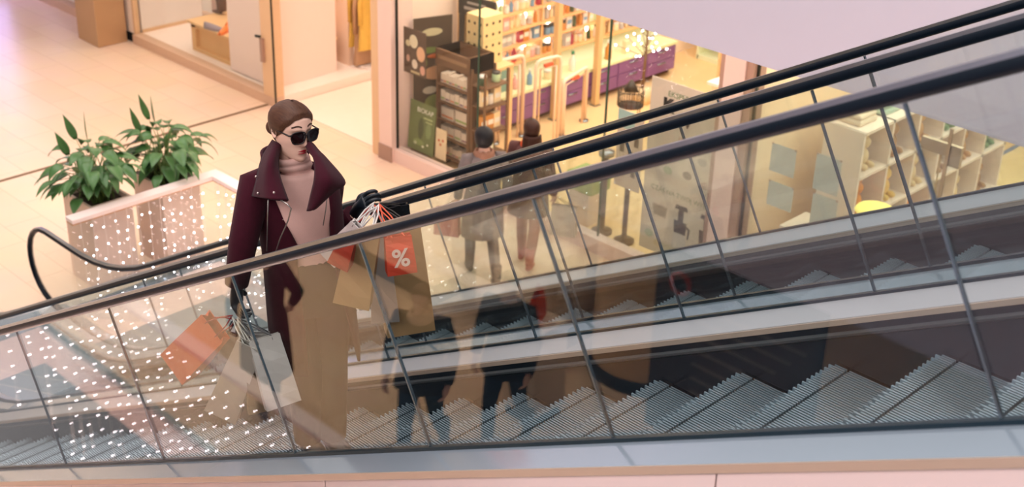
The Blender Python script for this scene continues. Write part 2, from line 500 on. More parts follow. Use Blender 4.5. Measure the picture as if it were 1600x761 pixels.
# clothes shop window: white platform, glass, frames, side walls
struct(blk('floor_window_platform', (-18.15, 10.46, 0), (-14.52, 12.6, .14), mat('platform_white', (252,236,224), .5, vary=.01)))
struct(blk('floor_window_platform_left', (-24, 10.46, 0), (-19.1, 12.6, .14), _mats['platform_white']))
struct(blk('wall_window_side', (-18.2, 10.46, .14), (-18.12, 11.55, 4.0), WHITE))
struct(blk('baseboard_window_side', (-18.12, 10.46, .14), (-18.10, 11.55, .19), BEIGE))
struct(blk('wall_window_back', (-18.9, 11.9, .14), (-14.9, 12.0, 4.0), mat('window_back', (246,216,192), .7, vary=.02)))
struct(MB().box((-18.15, 10.372, .14), (-14.74, 10.384, 3.4)).build('window_1', GL_WIN))
struct(MB().box((-24, 10.372, .14), (-19.12, 10.384, 3.4)).build('window_2', GL_WIN))
struct(MB().box((-14.76, 10.295, .14), (-14.52, 10.46, 3.6)).box((-18.17, 10.34, .14), (-18.12, 10.42, 3.6)).build('trim_8', BEIGE))
struct(MB().box((-14.52, 10.30, 0), (-14.495, 10.315, 3.6)).build('trim_9', DARKF))
struct(MB().box((-14.90, 10.52, 0.02), (-14.82, 11.62, 3.6)).build('wall_fitting', mat('fitting_panel', (252,226,214), .6, vary=.01)))
struct(MB().box((-14.82, 10.52, 0), (-14.79, 11.62, .09)).build('baseboard_fitting', BEIGE))

# display plinth in the clothes window and what stands on it
OAK = mat('pale_oak', (232,192,140), .5, vary=.08, scale=5)
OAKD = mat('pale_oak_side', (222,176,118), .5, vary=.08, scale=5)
pl = thing('display_plinth', 'pale wooden display plinth in the clothes shop window', 'plinth', (-16.2, 11.05, .14))
MB().box((-17.0, 10.56, .56), (-14.95, 11.75, .60)).build('plinth_top', OAK, pl, bevel=.006)
MB().box((-16.96, 10.60, .14), (-14.95, 11.72, .20)).box((-16.96, 10.60, .2), (-16.86, 11.72, .56)).box((-16.96,10.66,.2),(-14.95,11.68,.56)).box((-16.96,10.60,.50),(-14.95,11.72,.56)).build('plinth_body', OAKD, pl)
def shoe(label, loc, rz, m, L=.27):
    t = thing('shoe', label, 'shoe', loc, rz, 'shoes on the window plinth')
    rows = []
    for i in range(9):
        u = i/8; x = L*(u-.5)
        w = (.030+.020*math.sin(PI*min(1, u*1.02)))*(1 if u < .9 else .8); h = .085-.055*u**1.3 if u < .95 else .022
        rows.append([Vector((x, w*math.cos(a), .012+max(0, h)*max(0, math.sin(a)))) for a in [PI*k/8 for k in range(9)]])
    b = MB().quadgrid(rows, False, True)
    b.build('upper', m, t, world=False, solid=.006)
    s = MB(); s.prism([(L*(k/12-.5), (.032+.018*math.sin(PI*k/12))) for k in range(13)]+[(L*(k/12-.5), -(.032+.018*math.sin(PI*k/12))) for k in range(12, -1, -1)], 2, 0, .014)
    s.build('sole', m, t, world=False)
    return t
GREY = mat('grey_felt', (150,138,148), .8); ORANGE = mat('orange_leather', (244,128,46), .45)
shoe('grey shoe lying on the plinth in front of the orange pair', tuple(at_z(336,47,.601)), .3, GREY, .36)
shoe('orange shoe on the plinth beside the grey one', tuple(at_z(352,50,.601)), -1.1, ORANGE, .34)
shoe('orange shoe behind its pair, nearer the white panel', tuple(at_z(366,36,.601)), -1.3, ORANGE, .34)
bt = thing('mannequin_leg', 'dark grey mannequin leg standing on the window plinth', 'mannequin', tuple(at_z(347,22,.601)))
MB().tube([(0,0,.05),(0,0,.3),(0.01,0,.6),(0.02,0,1.0)], [.07,.085,.075,.10], 12).build('leg', mat('dark_legging', (98,78,72), .8), bt, world=False)
MB().tube([(-.02,0,.03),(-.10,-.03,.022),(-.18,-.05,.018)], [.03,.032,.016], 10).build('foot', mat('dark_legging', (98,78,72)), bt, world=False)
pt = thing('price_card', 'small white price card standing at the back of the plinth', 'card', tuple(at_z(324,18,.601)), .2)
MB().box((-.1,-.004,0),(.1,.004,.26)).build('card', WHITE, pt, world=False)
ps = thing('window_banner', 'tall plain white banner hanging inside the clothes shop window', 'banner', (-15.45, 10.52, .16))
MB().box((-15.86,10.515,.16),(-15.0,10.525,3.3)).build('banner_sheet', mat('banner_white', (246,224,216), .7, vary=.01), ps)
MB().tube([(-15.88,10.52,3.3),(-14.98,10.52,3.3)], .015, 8).build('banner_rod', STEEL, ps)
hd = thing('door_closer', 'small metal door closer on the beige frame of the clothes shop', 'door closer', (-14.62, 10.27, 1.0))
MB().box((-14.74,10.25,.62),(-14.68,10.298,.95)).build('closer_plate', TAUPE, hd); MB().tube([(-14.71,10.25,.98),(-14.78,10.22,.98)], .02, 8).build('closer_pivot', DARKF, hd)

# clothes rack
rk = thing('clothes_rack', 'clothes rail with white base just inside the clothes shop doorway', 'clothes rack', (-15.0, 12.1, 0))
MB().box((-15.5,12.0,.012),(-14.5,12.4,.16)).build('rack_base', WHITE, rk, bevel=.01)
MB().tube([(-15.5,12.2,1.5),(-14.5,12.2,1.5)], .012, 8).build('rail', STEEL, rk)
for x in (-15.47, -14.53): MB().box((x-.03,12.17,.16),(x+.03,12.23,1.5)).build('post', mat('dark_wood', (110,78,44), .5), rk)
GARM = [('mustard yellow coat', (232,190,90)), ('taupe coat', (190,150,116)), ('mustard yellow coat', (224,182,84)), ('yellow jacket', (238,200,104)), ('mustard coat', (228,186,88))]
def garment(label, x, y, z, L, col, rz=0.0, sc=1.0, group='coats on the clothes rail'):
    t = thing('hanging_coat', label, 'coat', (x, y, z), rz, group)
    rows = []
    for i in range(9):
        u = i/8; zz = -u*L
        w = (.06+.17*min(1, u*5))*(1+.25*u)*sc if u < .25 else .23*(1+.25*u)*sc
        row = []
        for k in range(20):
            a = 2*PI*k/20
            f = 1+.10*math.sin(k*3+x*30)*u
            row.append(Vector((.03*(1+.6*u)*f*math.cos(a), w*f*math.sin(a), zz)))
        rows.append(row)
    b = MB().quadgrid(rows, True, True); n = 20
    b.f.append(tuple(range(n))); b.sm.append(True)
    m = mat('cloth_%d_%d_%d' % col, col, .85, vary=.12, scale=12)
    b.build('coat_body', m, t, world=False)
    for s in (-1, 1):
        MB().tube([(0,s*.20*sc,-.06),(0.01,s*.27*sc,-.3*L),(0.0,s*.26*sc,-.62*L)], [.028,.034,.032], 8).build('sleeve', m, t, world=False)
    MB().tube([(0,0,.0),(0,.024,.045),(0,.026,.085),(0,.004,.108),(0,-.02,.098),(0,-.024,.08)], .004, 6).build('hanger_hook', STEEL, t, world=False)
    return t
names = ['mustard coat at the front end of the rail', 'taupe coat second from the front of the rail', 'mustard coat third on the rail', 'yellow jacket fourth on the rail', 'pale mustard coat fifth on the rail, by the white wall']
for i in range(5):
    garment('%s in the clothes shop' % names[i], -14.66-.12*i, 12.2, 1.42, [1.0,1.25,1.0,.95,1.0][i], GARM[i][1])
for i, (x, y, c, nm) in enumerate(((-14.1,13.6,(30,26,30),'black coat with the yellow collar'),(-13.95,13.6,(150,110,150),'mauve blouse'),(-13.8,13.6,(224,150,90),'apricot dress'),(-13.6,13.6,(28,28,32),'black jacket'),(-13.3,14.2,(34,32,34),'short black coat'),(-13.15,14.2,(196,160,110),'camel coat'))):
    garment('%s hanging at the back of the clothes shop' % nm, x, y, 1.75, [.9,1.0,1.15,.95,.9,.7][i], c, group='clothes at the back of the shop')
r2 = thing('wall_rail', 'metal clothes rail along the back of the clothes shop', 'clothes rack', (-13.6,13.6,0))
MB().tube([(-14.3,13.6,1.83),(-13.45,13.6,1.83)], .012, 8).build('rail', STEEL, r2)
for x in (-14.28,-13.47): MB().tube([(x,13.6,0.1),(x,13.6,1.83)], .012, 8).build('post', STEEL, r2)
r3 = dup(r2, (-12.95,14.2,0), label='second short metal clothes rail, by the far shop wall')
st = thing('display_bench', 'low white stepped bench at the back of the clothes shop', 'bench', (-13.4,13.9,0.012))
MB().box((-14.3,13.2,.012),(-12.6,14.6,.1)).build('step', CREAM, st); MB().box((-13.9,13.5,.1),(-12.6,14.6,.16)).build('bench_top', OAK, st)

# ------------------------------------------------------------------ health shop
LIME = mat('lime_panel', (226,236,204), .4, vary=.03)
PURP = mat('purple_laminate', (128,82,142), .4, vary=.05)
AMBER = mat('amber_shelf', (246,190,130), .35, vary=.05)
TAN = mat('tan_post', (220,184,130), .4, vary=.04)
struct(MB().box((-12.0,10.372,.18),(-10.635,10.384,3.6)).box((-10.615,10.372,.18),(-8.70,10.384,3.6)).box((-8.68,10.372,.18),(-7.23,10.384,3.6)).build('window_3', GL_WIN))
struct(MB().box((-10.635,10.37,.18),(-10.615,10.386,3.6)).box((-8.70,10.37,.18),(-8.68,10.386,3.6)).build('trim_10', mat('glass_edge_green', (30,70,56), .3)))
struct(blk('floor_health', (-12.38,10.46,0),(-7.0,19,.008), mat('health_floor', (240,204,150), .35, vary=.06, scale=2)))
# wall unit: purple drawers, lime back panels, amber shelves
wu = thing('drawer_cabinet', 'long purple drawer cabinet with lime back panel along the left wall of the health shop', 'cabinet', (-12.1,13.6,.008))
MB().box((-12.36,11.7,.10),(-11.80,15.6,.48)).build('cabinet_body', PURP, wu)
MB().box((-12.36,11.7,.008),(-11.9,15.6,.10)).build('toe_kick', mat('dark_kick', (90,66,50), .6), wu)
MB().box((-12.36,11.68,.48),(-11.78,15.62,.52)).build('counter_top', mat('lime_edge', (230,236,190), .4), wu)
MB().prism([(-12.36,.52),(-12.12,.52),(-12.24,.78),(-12.36,.78)], 1, 11.7, 15.6).build('lime_panel', LIME, wu)
k = 0
for y in [11.72+.645*i for i in range(6)]:
    d = MB().box((-11.80,y,.11),(-11.785,y+.62,.29)).build('drawer', PURP, wu); MB().tube([(-11.77,y+.22,.25),(-11.77,y+.40,.25)], .01, 6).build('drawer_handle', STEEL, d)
    d = MB().box((-11.80,y,.30),(-11.785,y+.62,.47)).build('drawer', PURP, wu); MB().tube([(-11.77,y+.22,.43),(-11.77,y+.40,.43)], .01, 6).build('drawer_handle', STEEL, d)
SHZ = [.80, 1.05, 1.27, 1.50, 1.75]
for z in SHZ:
    MB().box((-12.37,11.7,z-.02),(-12.06,15.6,z)).build('shelf', AMBER, wu)
for y in (11.7, 13.0, 14.3, 15.58):
    MB().box((-12.37,y-.015,.78),(-12.1,y+.015,2.3)).build('upright', TAN, wu)
for i, y in enumerate((11.78, 12.45, 12.92, 13.4, 14.2, 15.0)):      # lit strips between bays
    MB().box((-12.36,y-.025,.82),(-12.345,y+.025,2.2)).build('light_strip', mat('lit_strip', (255,244,226), .5, emit=9), wu)
for y, nm in ((12.88,'first tan post from the window'), (13.72,'second tan post from the window')):
    q = thing('floor_post', '%s standing before the purple cabinet' % nm, 'post', (-11.70,y,.008))
    MB().box((-11.74,y-.04,.02),(-11.66,y+.04,3.98)).build('post', TAN, q); MB().box((-11.76,y-.06,.008),(-11.64,y+.06,.02)).build('foot_plate', STEEL, q)
# products on the shelves
def bottle_proto():
    a = MB().lathe([(0,0),(.026,0),(.03,.01),(.03,.10),(.012,.125),(.012,.15),(0,.15)], seg=10)
    c = MB().lathe([(.0,.148),(.014,.148),(.014,.175),(0,.175)], seg=10)
    return a, c
PC = [('white',(240,232,224)),('pale green',(190,216,170)),('pink',(236,180,176)),('blue',(120,160,196)),('cream',(244,222,180)),('crimson',(176,54,80)),('dark green',(70,92,64)),('amber',(206,140,64)),('grey',(190,188,186))]
def product(kind, x, y, z, ci, label, group, rz=0.0, s=1.0):
    cn, cc = PC[ci]
    key = (kind, ci, s)
    if key in PROT:
        o = dup(PROT[key], (x,y,z), rz, label); o['group'] = group; return o
    nm = {'bottle':'bottle','box':'carton','jar':'jar'}[kind]
    t = thing(nm, label, {'bottle':'bottle','box':'box','jar':'jar'}[kind], (0,0,0), 0, group)
    m = mat('pack_'+cn.replace(' ','_'), cc, .4); cap = mat('pack_cap', (236,236,230), .4); dk = mat('pack_dark', (60,60,58), .5)
    if kind == 'bottle':
        a, c = bottle_proto()
        for q in a.v+c.v: q *= s
        a.build('bottle_body', m, t, world=False); c.build('cap', cap if ci else mat('cap_green', (30,130,90)), t, world=False)
    elif kind == 'jar':
        a = MB().lathe([(0,0),(.04,0),(.042,.01),(.042,.07),(.036,.08),(0,.08)], seg=12); c = MB().lathe([(0,.08),(.04,.08),(.04,.1),(0,.1)], seg=12)
        for q in a.v+c.v: q *= s
        a.build('jar_body', m, t, world=False); c.build('lid', dk if ci % 2 else cap, t, world=False)
    else:
        a = MB().box((-.03*s,-.045*s,0),(.03*s,.045*s,.15*s)); a.build('carton_body', m, t, world=False, bevel=.003)
        MB().box((.0302*s,-.035*s,.05*s),(.0312*s,.035*s,.10*s)).build('carton_label', cap if ci != 0 else mat('pack_blue', PC[3][1]), t, world=False)
    PROT[key] = t
    t.location = (x,y,z); t.rotation_euler = (0,0,rz)
    return t
PROT = {}
rs = random.Random(3)
levn = ['lowest','second','third','fourth','topmost']
for li, z in enumerate(SHZ):
    y = 11.78; j = 0
    while y < 15.5:
        kd = rs.choice(['bottle','box','bottle','jar']); ci = rs.choice([0,0,1,2,3,4,4,5,6,7,8]); s = rs.choice([1.0,1.25])
        product(kd, -12.16, y, z+.0005, ci, '%s %s on the %s amber shelf of the purple cabinet' % (PC[ci][0], {'bottle':'bottle','box':'carton','jar':'jar'}[kd], levn[li]), 'products on the %s cabinet shelf' % levn[li], 0, s)
        y += rs.uniform(.085,.13); j += 1
for y, ci, kd, s in ((12.2,2,'bottle',1.25),(12.32,2,'bottle',1.25),(12.6,3,'bottle',1.25),(13.15,0,'bottle',1.6),(13.45,0,'bottle',1.6),(14.2,7,'bottle',1.6),(14.6,4,'box',1.25),(12.95,4,'jar',1.25)):
    product(kd, -11.92, y, .5205, ci, '%s %s standing on the lime counter of the purple cabinet' % (PC[ci][0], {'bottle':'bottle','box':'carton','jar':'jar'}[kd]), 'products on the lime counter', 0, s)
# hanging leaf garland
gl = thing('leaf_garland', 'green leaf garland hanging at the window end of the amber shelves', 'garland', (-11.98,11.95,1.25))
g = MB()
for i in range(46):
    z = 1.28+i*.03; a = rs.uniform(0,6.28); c = Vector((-11.98,11.95,z)); d = Vector((math.cos(a),math.sin(a),.5))*.05
    sd = d.cross(Vector((0,0,1))).normalized()*.014
    g.add([c,c+d*.5+sd,c+d,c+d*.5-sd], [(0,1,2,3)])
g.build('leaves', mat('garland_green', (110,160,60), .6), gl, solid=.002)
MB().tube([(-11.98,11.95,1.26),(-11.98,11.95,2.7)], .004, 6).build('cord', mat('garland_cord', (90,110,60)), gl)
# security gates
def gate(label, a, b, h, w=.055):
    t = thing('security_gate', label, 'security gate', ((a[0]+b[0])/2,(a[1]+b[1])/2,.008), group='white security gates of the health shop')
    A, B = Vector((a[0],a[1],.008)), Vector((b[0],b[1],.008)); u = Vector((0,0,h)); d = (B-A).normalized()
    path = [A, A+u*.93, A+u*.985+d*.02, A+u+d*.07, B+u-d*.07, B+u*.985-d*.02, B+u*.93, B]
    MB().tube(path, w*.5, 10).build('loop_frame', mat('gate_white', (244,214,190), .4), t)
    MB().tube([A+d*.07,A+u*.9+d*.07,B+u*.9-d*.07,B-d*.07], w*.28, 8).build('inner_loop', mat('gate_white', (244,214,190)), t)
    for q in (A, B): MB().lathe([(0,0),(w*1.2,0),(w*1.2,.02),(0,.02)], q, 12).build('foot', STEEL, t)
    m = A.lerp(B,.5)+u*.93
    MB().box(m-Vector((.02,.07,.02)), m+Vector((.02,.07,.02))).build('red_tag', mat('red_tag', (222,90,50), .5), t)
    return t
gate('low white arched security gate before the purple drawers', (-11.21,12.49), (-11.39,13.15), .78)
gate('tall white security gate nearest the window, with the teal notice', (-11.62,11.66), (-11.58,12.12), 1.12)
gate('white security gate just behind the one with the teal notice', (-11.15,11.9), (-11.1,12.3), 1.2, .045)
nt_ = thing('notice_board', 'small teal notice fixed to the white security gate', 'notice', (-11.6,11.75,.72))
MB().box((-11.615,11.62,.70),(-11.60,11.94,.98)).build('board', mat('teal_notice', (120,166,158), .5), nt_)
MB().box((-11.60,11.70,.86),(-11.598,11.86,.875)).box((-11.60,11.68,.82),(-11.598,11.88,.83)).build('print_lines', WHITE, nt_)
# tall brown cardboard display with cartons
BROWN = mat('brown_board', (112,80,52), .7, vary=.06); BROWND = mat('brown_board_dark', (80,56,36), .8)
cd = thing('cardboard_display', 'tall brown cardboard product display behind the shop window', 'display stand', (-11.4,10.95,.008))
x0, x1, y0, y1 = -11.72, -11.12, 10.72, 11.12
MB().box((x0,y0,.10),(x0+.03,y1,1.5)).box((x1-.05,y0,.10),(x1,y1,1.5)).box((x0,y1-.02,.10),(x1,y1,1.5)).box((x0,y0,.10),(x1,y1,.13)).build('carcass', BROWN, cd)
MB().box((x0+.06,y0+.04,.008),(x0+.14,y1-.04,.10)).box((x1-.14,y0+.04,.008),(x1-.06,y1-.04,.10)).build('foot', BROWND, cd)
MB().box((x0,y0-.01,1.30),(x1,y0+.02,1.5)).box((x1-.03,y0,1.30),(x1,y1,1.5)).box((x0,y1-.03,1.3),(x1,y1,1.5)).box((x0,y0,1.3),(x0+.03,y1,1.5)).build('header_tray', BROWN, cd)
SH = [.13,.37,.60,.83,1.06]
for z in SH[1:]: MB().box((x0+.03,y0,z-.02),(x1-.05,y1-.02,z)).build('shelf', BROWN, cd)
MB().box((x0+.03,y0-.004,1.38),(x1-.05,y0-.0105,1.43)).build('header_print', mat('header_print', (150,116,84), .7), cd)
for si, z in enumerate(SH):
    n = [9,4,2,6,10][si]; w = (x1-x0-.10)/n
    for i in range(n):
        hgt = [.10,.13,.15,.12,.12][si]+(.02 if (i+si) % 3 == 0 else 0)
        c = thing('carton', 'white carton on the %s shelf of the brown cardboard display' % ['bottom','second','middle','fourth','top'][si], 'carton', (x0+.04+w*(i+.5), y0+.10, z+.0005), 0, 'cartons on the %s shelf of the brown display' % ['bottom','second','middle','fourth','top'][si])
        MB().box((-w*.44,-.06,0),(w*.44,.06,hgt)).build('carton_body', mat('carton_white', (232,214,192), .5), c, world=False)
        MB().box((-w*.40,-.0612,hgt*.15),(w*.40,-.0602,hgt*.3)).build('printed_band', mat(['band_green','band_purple','band_orange'][(i+si)%3], [(150,170,90),(120,70,100),(214,120,60)][(i+si)%3]), c, world=False)
# posters in the window
def poster(name, label, x0, x1, z0, z1, y, m, lean=0.0):
    t = thing(name, label, 'poster', ((x0+x1)/2, y, z0))
    M = Matrix.Translation((x0, y, z0)) @ Matrix.Rotation(-lean, 4, 'X')
    MB().box((0,-.004,0),(x1-x0,.004,z1-z0), M).build('sheet', m, t)
    return t, M
p1, M1 = poster('product_poster', 'dark brown poster of pale products in the health shop window, nearest the pillar', -11.97, -11.57, 1.2, 1.77, 10.42, mat('poster_brown', (84,62,46), .6, vary=.2, scale=4))
def pat(parent, M, x, z, rx, rz, col, name, n=14, y=-.0052):
    pts = [M @ Vector((x+rx*math.cos(2*PI*k/n), y, z+rz*math.sin(2*PI*k/n))) for k in range(n)]
    return MB().add(pts, [tuple(range(n))]).build(name, mat('ink_%d_%d_%d' % col, col, .6), parent, solid=.0006)
for x, z, rx, rz, c in ((.18,.42,.075,.085,(226,212,180)),(.08,.38,.045,.04,(206,190,150)),(.31,.29,.075,.095,(230,178,140)),(.20,.14,.05,.06,(224,206,186)),(.08,.19,.03,.045,(196,150,130)),(.34,.09,.045,.06,(216,160,140))):
    pat(p1, M1, x, z, rx, rz, c, 'printed_product')
MB().box((.13,-.006,.02),(.29,-.0045,.05), M1).build('print_line', mat('ink_pale', (190,170,130)), p1)
p2, M2 = poster('green_poster', 'large green leaning poster with white heading at the foot of the health shop window', -11.97, -11.5, .19, .82, 10.47, mat('poster_green', (98,112,66), .6, vary=.3, scale=5), .1)
text_mesh('poster_heading', 'BIOKAP', .085, M2 @ frame((.28,-.006,.53),(1,0,0),(0,0,1)), mat('ink_white', (232,230,214)), p2)
for x, z, rx, rz, c in ((.22,.30,.05,.14,(66,80,48)),(.20,.12,.10,.04,(120,140,84)),(.36,.30,.05,.10,(120,140,90)),(.14,.10,.03,.02,(220,222,190)),(.28,.08,.02,.015,(226,226,200)),(.36,.12,.018,.014,(214,214,190))):
    pat(p2, M2, x, z, rx, rz, c, 'printed_shape')
MB().box((.26,-.006,.44),(.42,-.0045,.46), M2).box((.30,-.006,.40),(.42,-.0045,.415), M2).build('print_line', mat('ink_pale2', (170,182,130)), p2)
p3, M3_ = poster('flyer', 'small pale flyer with red dots beside the green poster', -11.49, -11.3, .19, .58, 10.50, mat('flyer_cream', (226,204,166), .6), .05)
for x, z in ((.06,.24),(.13,.25),(.09,.19)): pat(p3, M3_, x, z, .018, .018, (190,80,40), 'printed_dot')
p4 = thing('vegetable_banner', 'dark banner printed with vegetables between the brown poster and the cardboard display', 'banner', (-12.0,11.0,.008))
VB = frame((-11.98,10.58,.3), (.14,.44,0), (0,0,1))
MB().box((0,0,-.006),(.52,1.52,.006), VB).build('banner_sheet', mat('banner_dark', (70,56,40), .6, vary=.2, scale=4), p4)
MB().box((-.02,-.29,-.05),(.54,0,.05), VB).build('banner_stand', mat('dark_wood', (110,78,44)), p4)
def vp(x, z, rx, rz, c, nm):
    n = 14
    MB().add([VB @ Vector((x+rx*math.cos(2*PI*k/n), z+rz*math.sin(2*PI*k/n), .0072)) for k in range(n)], [tuple(range(n))]).build(nm, mat('ink_%d_%d_%d' % c, c, .6), p4, solid=.0006)
for x,z,rx,rz,c in ((.2,1.1,.16,.04,(110,130,60)),(.32,1.02,.14,.03,(206,110,60)),(.12,.95,.06,.12,(130,150,70)),(.3,.80,.17,.09,(222,170,130)),(.22,.58,.1,.05,(220,206,180)),(.3,.42,.15,.1,(140,150,80)),(.2,.28,.16,.06,(120,140,70)),(.25,1.33,.14,.05,(200,190,150))):
    vp(x,z,rx,rz,c,'printed_vegetable')
# black header sign and the perforated wooden crate behind
hs = thing('counter_sign', 'black rounded sign above the perforated crate in the health shop', 'sign', (-12.1,11.4,1.7))
SG = frame((-12.28,11.62,1.62),(.75,.10,0),(0,0,1))
MB().box((0,0,-.02),(.6,.26,.02), SG).build('sign_board', mat('sign_black', (44,46,44), .5), hs, bevel=.015)
MB().box((.02,-1.61,-.02),(.08,0,.02), SG).box((.52,-1.61,-.02),(.58,0,.02), SG).build('sign_post', mat('sign_black', (44,46,44)), hs)
MB().box((.1,.08,.0205),(.5,.12,.022), SG).box((.15,.16,.0205),(.45,.19,.022), SG).build('sign_print', mat('ink_grey', (170,166,160)), hs)
cr = thing('perforated_crate', 'tall pale wooden crate with rows of round holes behind the brown display', 'crate', (-11.55,11.55,.008))
CRT = frame((-11.72,11.22,1.22), (1,0,0), (0,1,0))
MB().box((0,0,0),(.30,.34,.62),CRT).build('crate_body', mat('pale_ply', (234,208,150), .6, vary=.06), cr, bevel=.006)
hb = MB()
for a in range(3):
    for b_ in range(4):
        z = .10+b_*.14
        n = 10
        c1 = [CRT @ Vector((.05+a*.1+.02*math.cos(2*PI*k/n), -.0015, z+.02*math.sin(2*PI*k/n))) for k in range(n)]
        c2 = [CRT @ Vector((.3015, .06+a*.11+.02*math.cos(2*PI*k/n), z+.02*math.sin(2*PI*k/n))) for k in range(n)]
        hb.add(c1, [tuple(range(n))]).add(c2, [tuple(range(n))])
hb.build('hole_rows', mat('hole_dark', (60,42,24), .9), cr)
MB().box((-.04,-.04,-.03),(.48,.38,0),CRT).box((-.03,-.03,-1.21),(.02,.02,-.03),CRT).box((.42,-.03,-1.21),(.47,.02,-.03),CRT).box((-.03,.32,-1.21),(.02,.37,-.03),CRT).box((.42,.32,-1.21),(.47,.37,-.03),CRT).build('crate_table', OAK, cr)
# shelf bay to the right of the cardboard display
sb = thing('product_rack', 'narrow brown shelf rack with orange packs against the side of the brown display', 'rack', (-10.95,10.95,.008))
for z in (.3,.62,.94,1.2): MB().box((-11.10,10.72,z-.015),(-10.86,11.12,z)).build('shelf', BROWN, sb)
for x in (-11.09,-10.87):
    for y in (10.73,11.11): MB().box((x-.012,y-.012,.008),(x+.012,y+.012,1.38)).build('post', BROWN, sb)
for i,(z,ci,kd) in enumerate(((.62,7,'box'),(.62,7,'box'),(.62,4,'box'),(.94,4,'box'),(.94,0,'jar'),(.94,4,'box'),(.3,0,'box'),(.3,1,'box'),(1.2,1,'jar'),(1.2,6,'jar'))):
    product(kd, -10.98, 10.80+.11*(i%3), z+.0005, ci, '%s %s on the %s shelf of the narrow brown rack' % (PC[ci][0], {'box':'carton','jar':'jar'}[kd], {.3:'lowest',.62:'second',.94:'third',1.2:'top'}[z]), 'products on the narrow brown rack', 0, 1.25)
# ---- health shop, right half
# poster with the juicers in the window
POST = mat('poster_offwhite', (226,208,190), .6, vary=.02)
jp = thing('juicer_poster', 'tall off-white poster with green headings and juicers in the health shop window', 'poster', (-7.65,10.42,.3))
JM = frame((-8.14,10.42,.26),(1,0,0),(0,0,1))
MB().box((0,-.0,-.006),(.98,1.93,.004), JM).build('sheet', POST, jp)
GRN = mat('ink_green', (96,130,78), .6); INKB = mat('ink_black', (38,34,32), .6)
def jt(s, x, z, size, m, nm, bold=0.0, align='LEFT'): text_mesh(nm, s, size, frame(JM @ Vector((x,z,.0055)),(1,0,0),(0,0,1)), m, jp, align=align, bold=bold)
jt('EKSPERCI', .22, 1.80, .085, GRN, 'green_heading')
jt('K', .17, 1.67, .19, INKB, 'black_heading', .012)
jt('V', .45, 1.555, .15, INKB, 'black_heading', .008)
jt('LEPSZE', .40, 1.36, .07, mat('ink_red', (190,110,90), .6), 'red_heading')
jt('CZAS NA TWOJ WYBOR', .10, .74, .075, GRN, 'green_heading')
def jpoly(pts, c, nm):
    m = mat('ink_%d_%d_%d' % c, c, .6)
    MB().add([JM @ Vector((a,b,.0056)) for a,b in pts], [tuple(range(len(pts)))]).build(nm, m, jp, solid=.0006)
def juicer(x, z, c1, c2):
    jpoly([(x-.085,z),(x+.085,z),(x+.095,z+.03),(x+.075,z+.19),(x-.075,z+.19),(x-.095,z+.03)], c1, 'printed_juicer_base')
    jpoly([(x-.075,z+.19),(x+.075,z+.19),(x+.085,z+.33),(x-.085,z+.33)], c2, 'printed_juicer_bowl')
    jpoly([(x-.035,z+.33),(x+.035,z+.33),(x+.035,z+.46),(x-.035,z+.46)], c2, 'printed_juicer_neck')
    jpoly([(x-.085,z+.46),(x+.085,z+.46),(x+.07,z+.51),(x-.07,z+.51)], c2, 'printed_juicer_funnel')
    jpoly([(x+.085,z+.30),(x+.13,z+.28),(x+.12,z+.16),(x+.10,z+.16),(x+.105,z+.26),(x+.083,z+.27)], c2, 'printed_juicer_spout')
juicer(.52,.14,(214,204,196),(62,56,56)); juicer(.85,.14,(172,132,104),(92,70,58))
jpoly([(.16,.44),(.32,.44),(.34,.56),(.14,.56)], (150,138,120), 'printed_cup')
for x,z,c in ((.22,1.18,(190,180,160)),(.45,1.14,(206,196,176)),(.72,1.2,(186,176,160)),(.30,.98,(176,186,150)),(.55,1.0,(120,108,96)),(.78,.96,(200,170,150)),(.12,.2,(180,190,160)),(.25,.12,(210,190,160))):
    jpoly([(x+.06*math.cos(2*PI*k/9),z+.045*math.sin(2*PI*k/9)) for k in range(9)], c, 'printed_food')
ip = thing('info_poster', 'small pale poster with a blue top left of the tall juicer poster', 'poster', (-8.4,10.42,.8))
MB().box((-8.55,10.417,.85),(-8.2,10.424,1.72)).build('sheet', mat('poster_pink', (232,206,186), .6), ip)
MB().box((-8.55,10.4155,1.52),(-8.32,10.4168,1.72)).build('blue_panel', mat('ink_skyblue', (170,200,196), .6), ip)
for i,(x,z) in enumerate(((-8.47,1.30),(-8.35,1.24),(-8.42,1.08),(-8.28,1.40),(-8.30,1.05))):
    MB().box((x-.03,10.4155,z-.05),(x+.03,10.4168,z+.05)).build('printed_picture', mat('ink_brown', (110,96,84), .6), ip)
gr = thing('green_crate', 'bright green plastic crate standing in the health shop window', 'crate', (-9.0,10.9,.008))
MB().box((-9.5,10.7,.40),(-9.1,11.05,.62)).build('crate_body', mat('green_plastic', (150,180,96), .5), gr, bevel=.03)
MB().box((-9.45,10.72,.008),(-9.15,11.03,.40)).build('crate_stand', CREAM, gr)
# juicer stand left of the poster
for i,(x,lab) in enumerate(((-8.62,'slim dark display post with a red top in the health shop window'),(-8.95,'tall grey display post left of the red topped one'))):
    t = thing('display_post', lab, 'post', (x,10.75,.008))
    MB().lathe([(0,0),(.12,0),(.12,.03),(.03,.06),(.03,.95 if i else .75),(.0,.95 if i else .75)], (x,10.75,.008), 14).build('stem', mat('grey_post', (110,96,86), .5), t)
    MB().lathe([(0,0),(.09,0),(.09,.05),(0,.05)], (x,10.75,.758 if not i else .958), 14).build('cap', mat('red_cap', (150,80,70), .5) if not i else STEEL, t)
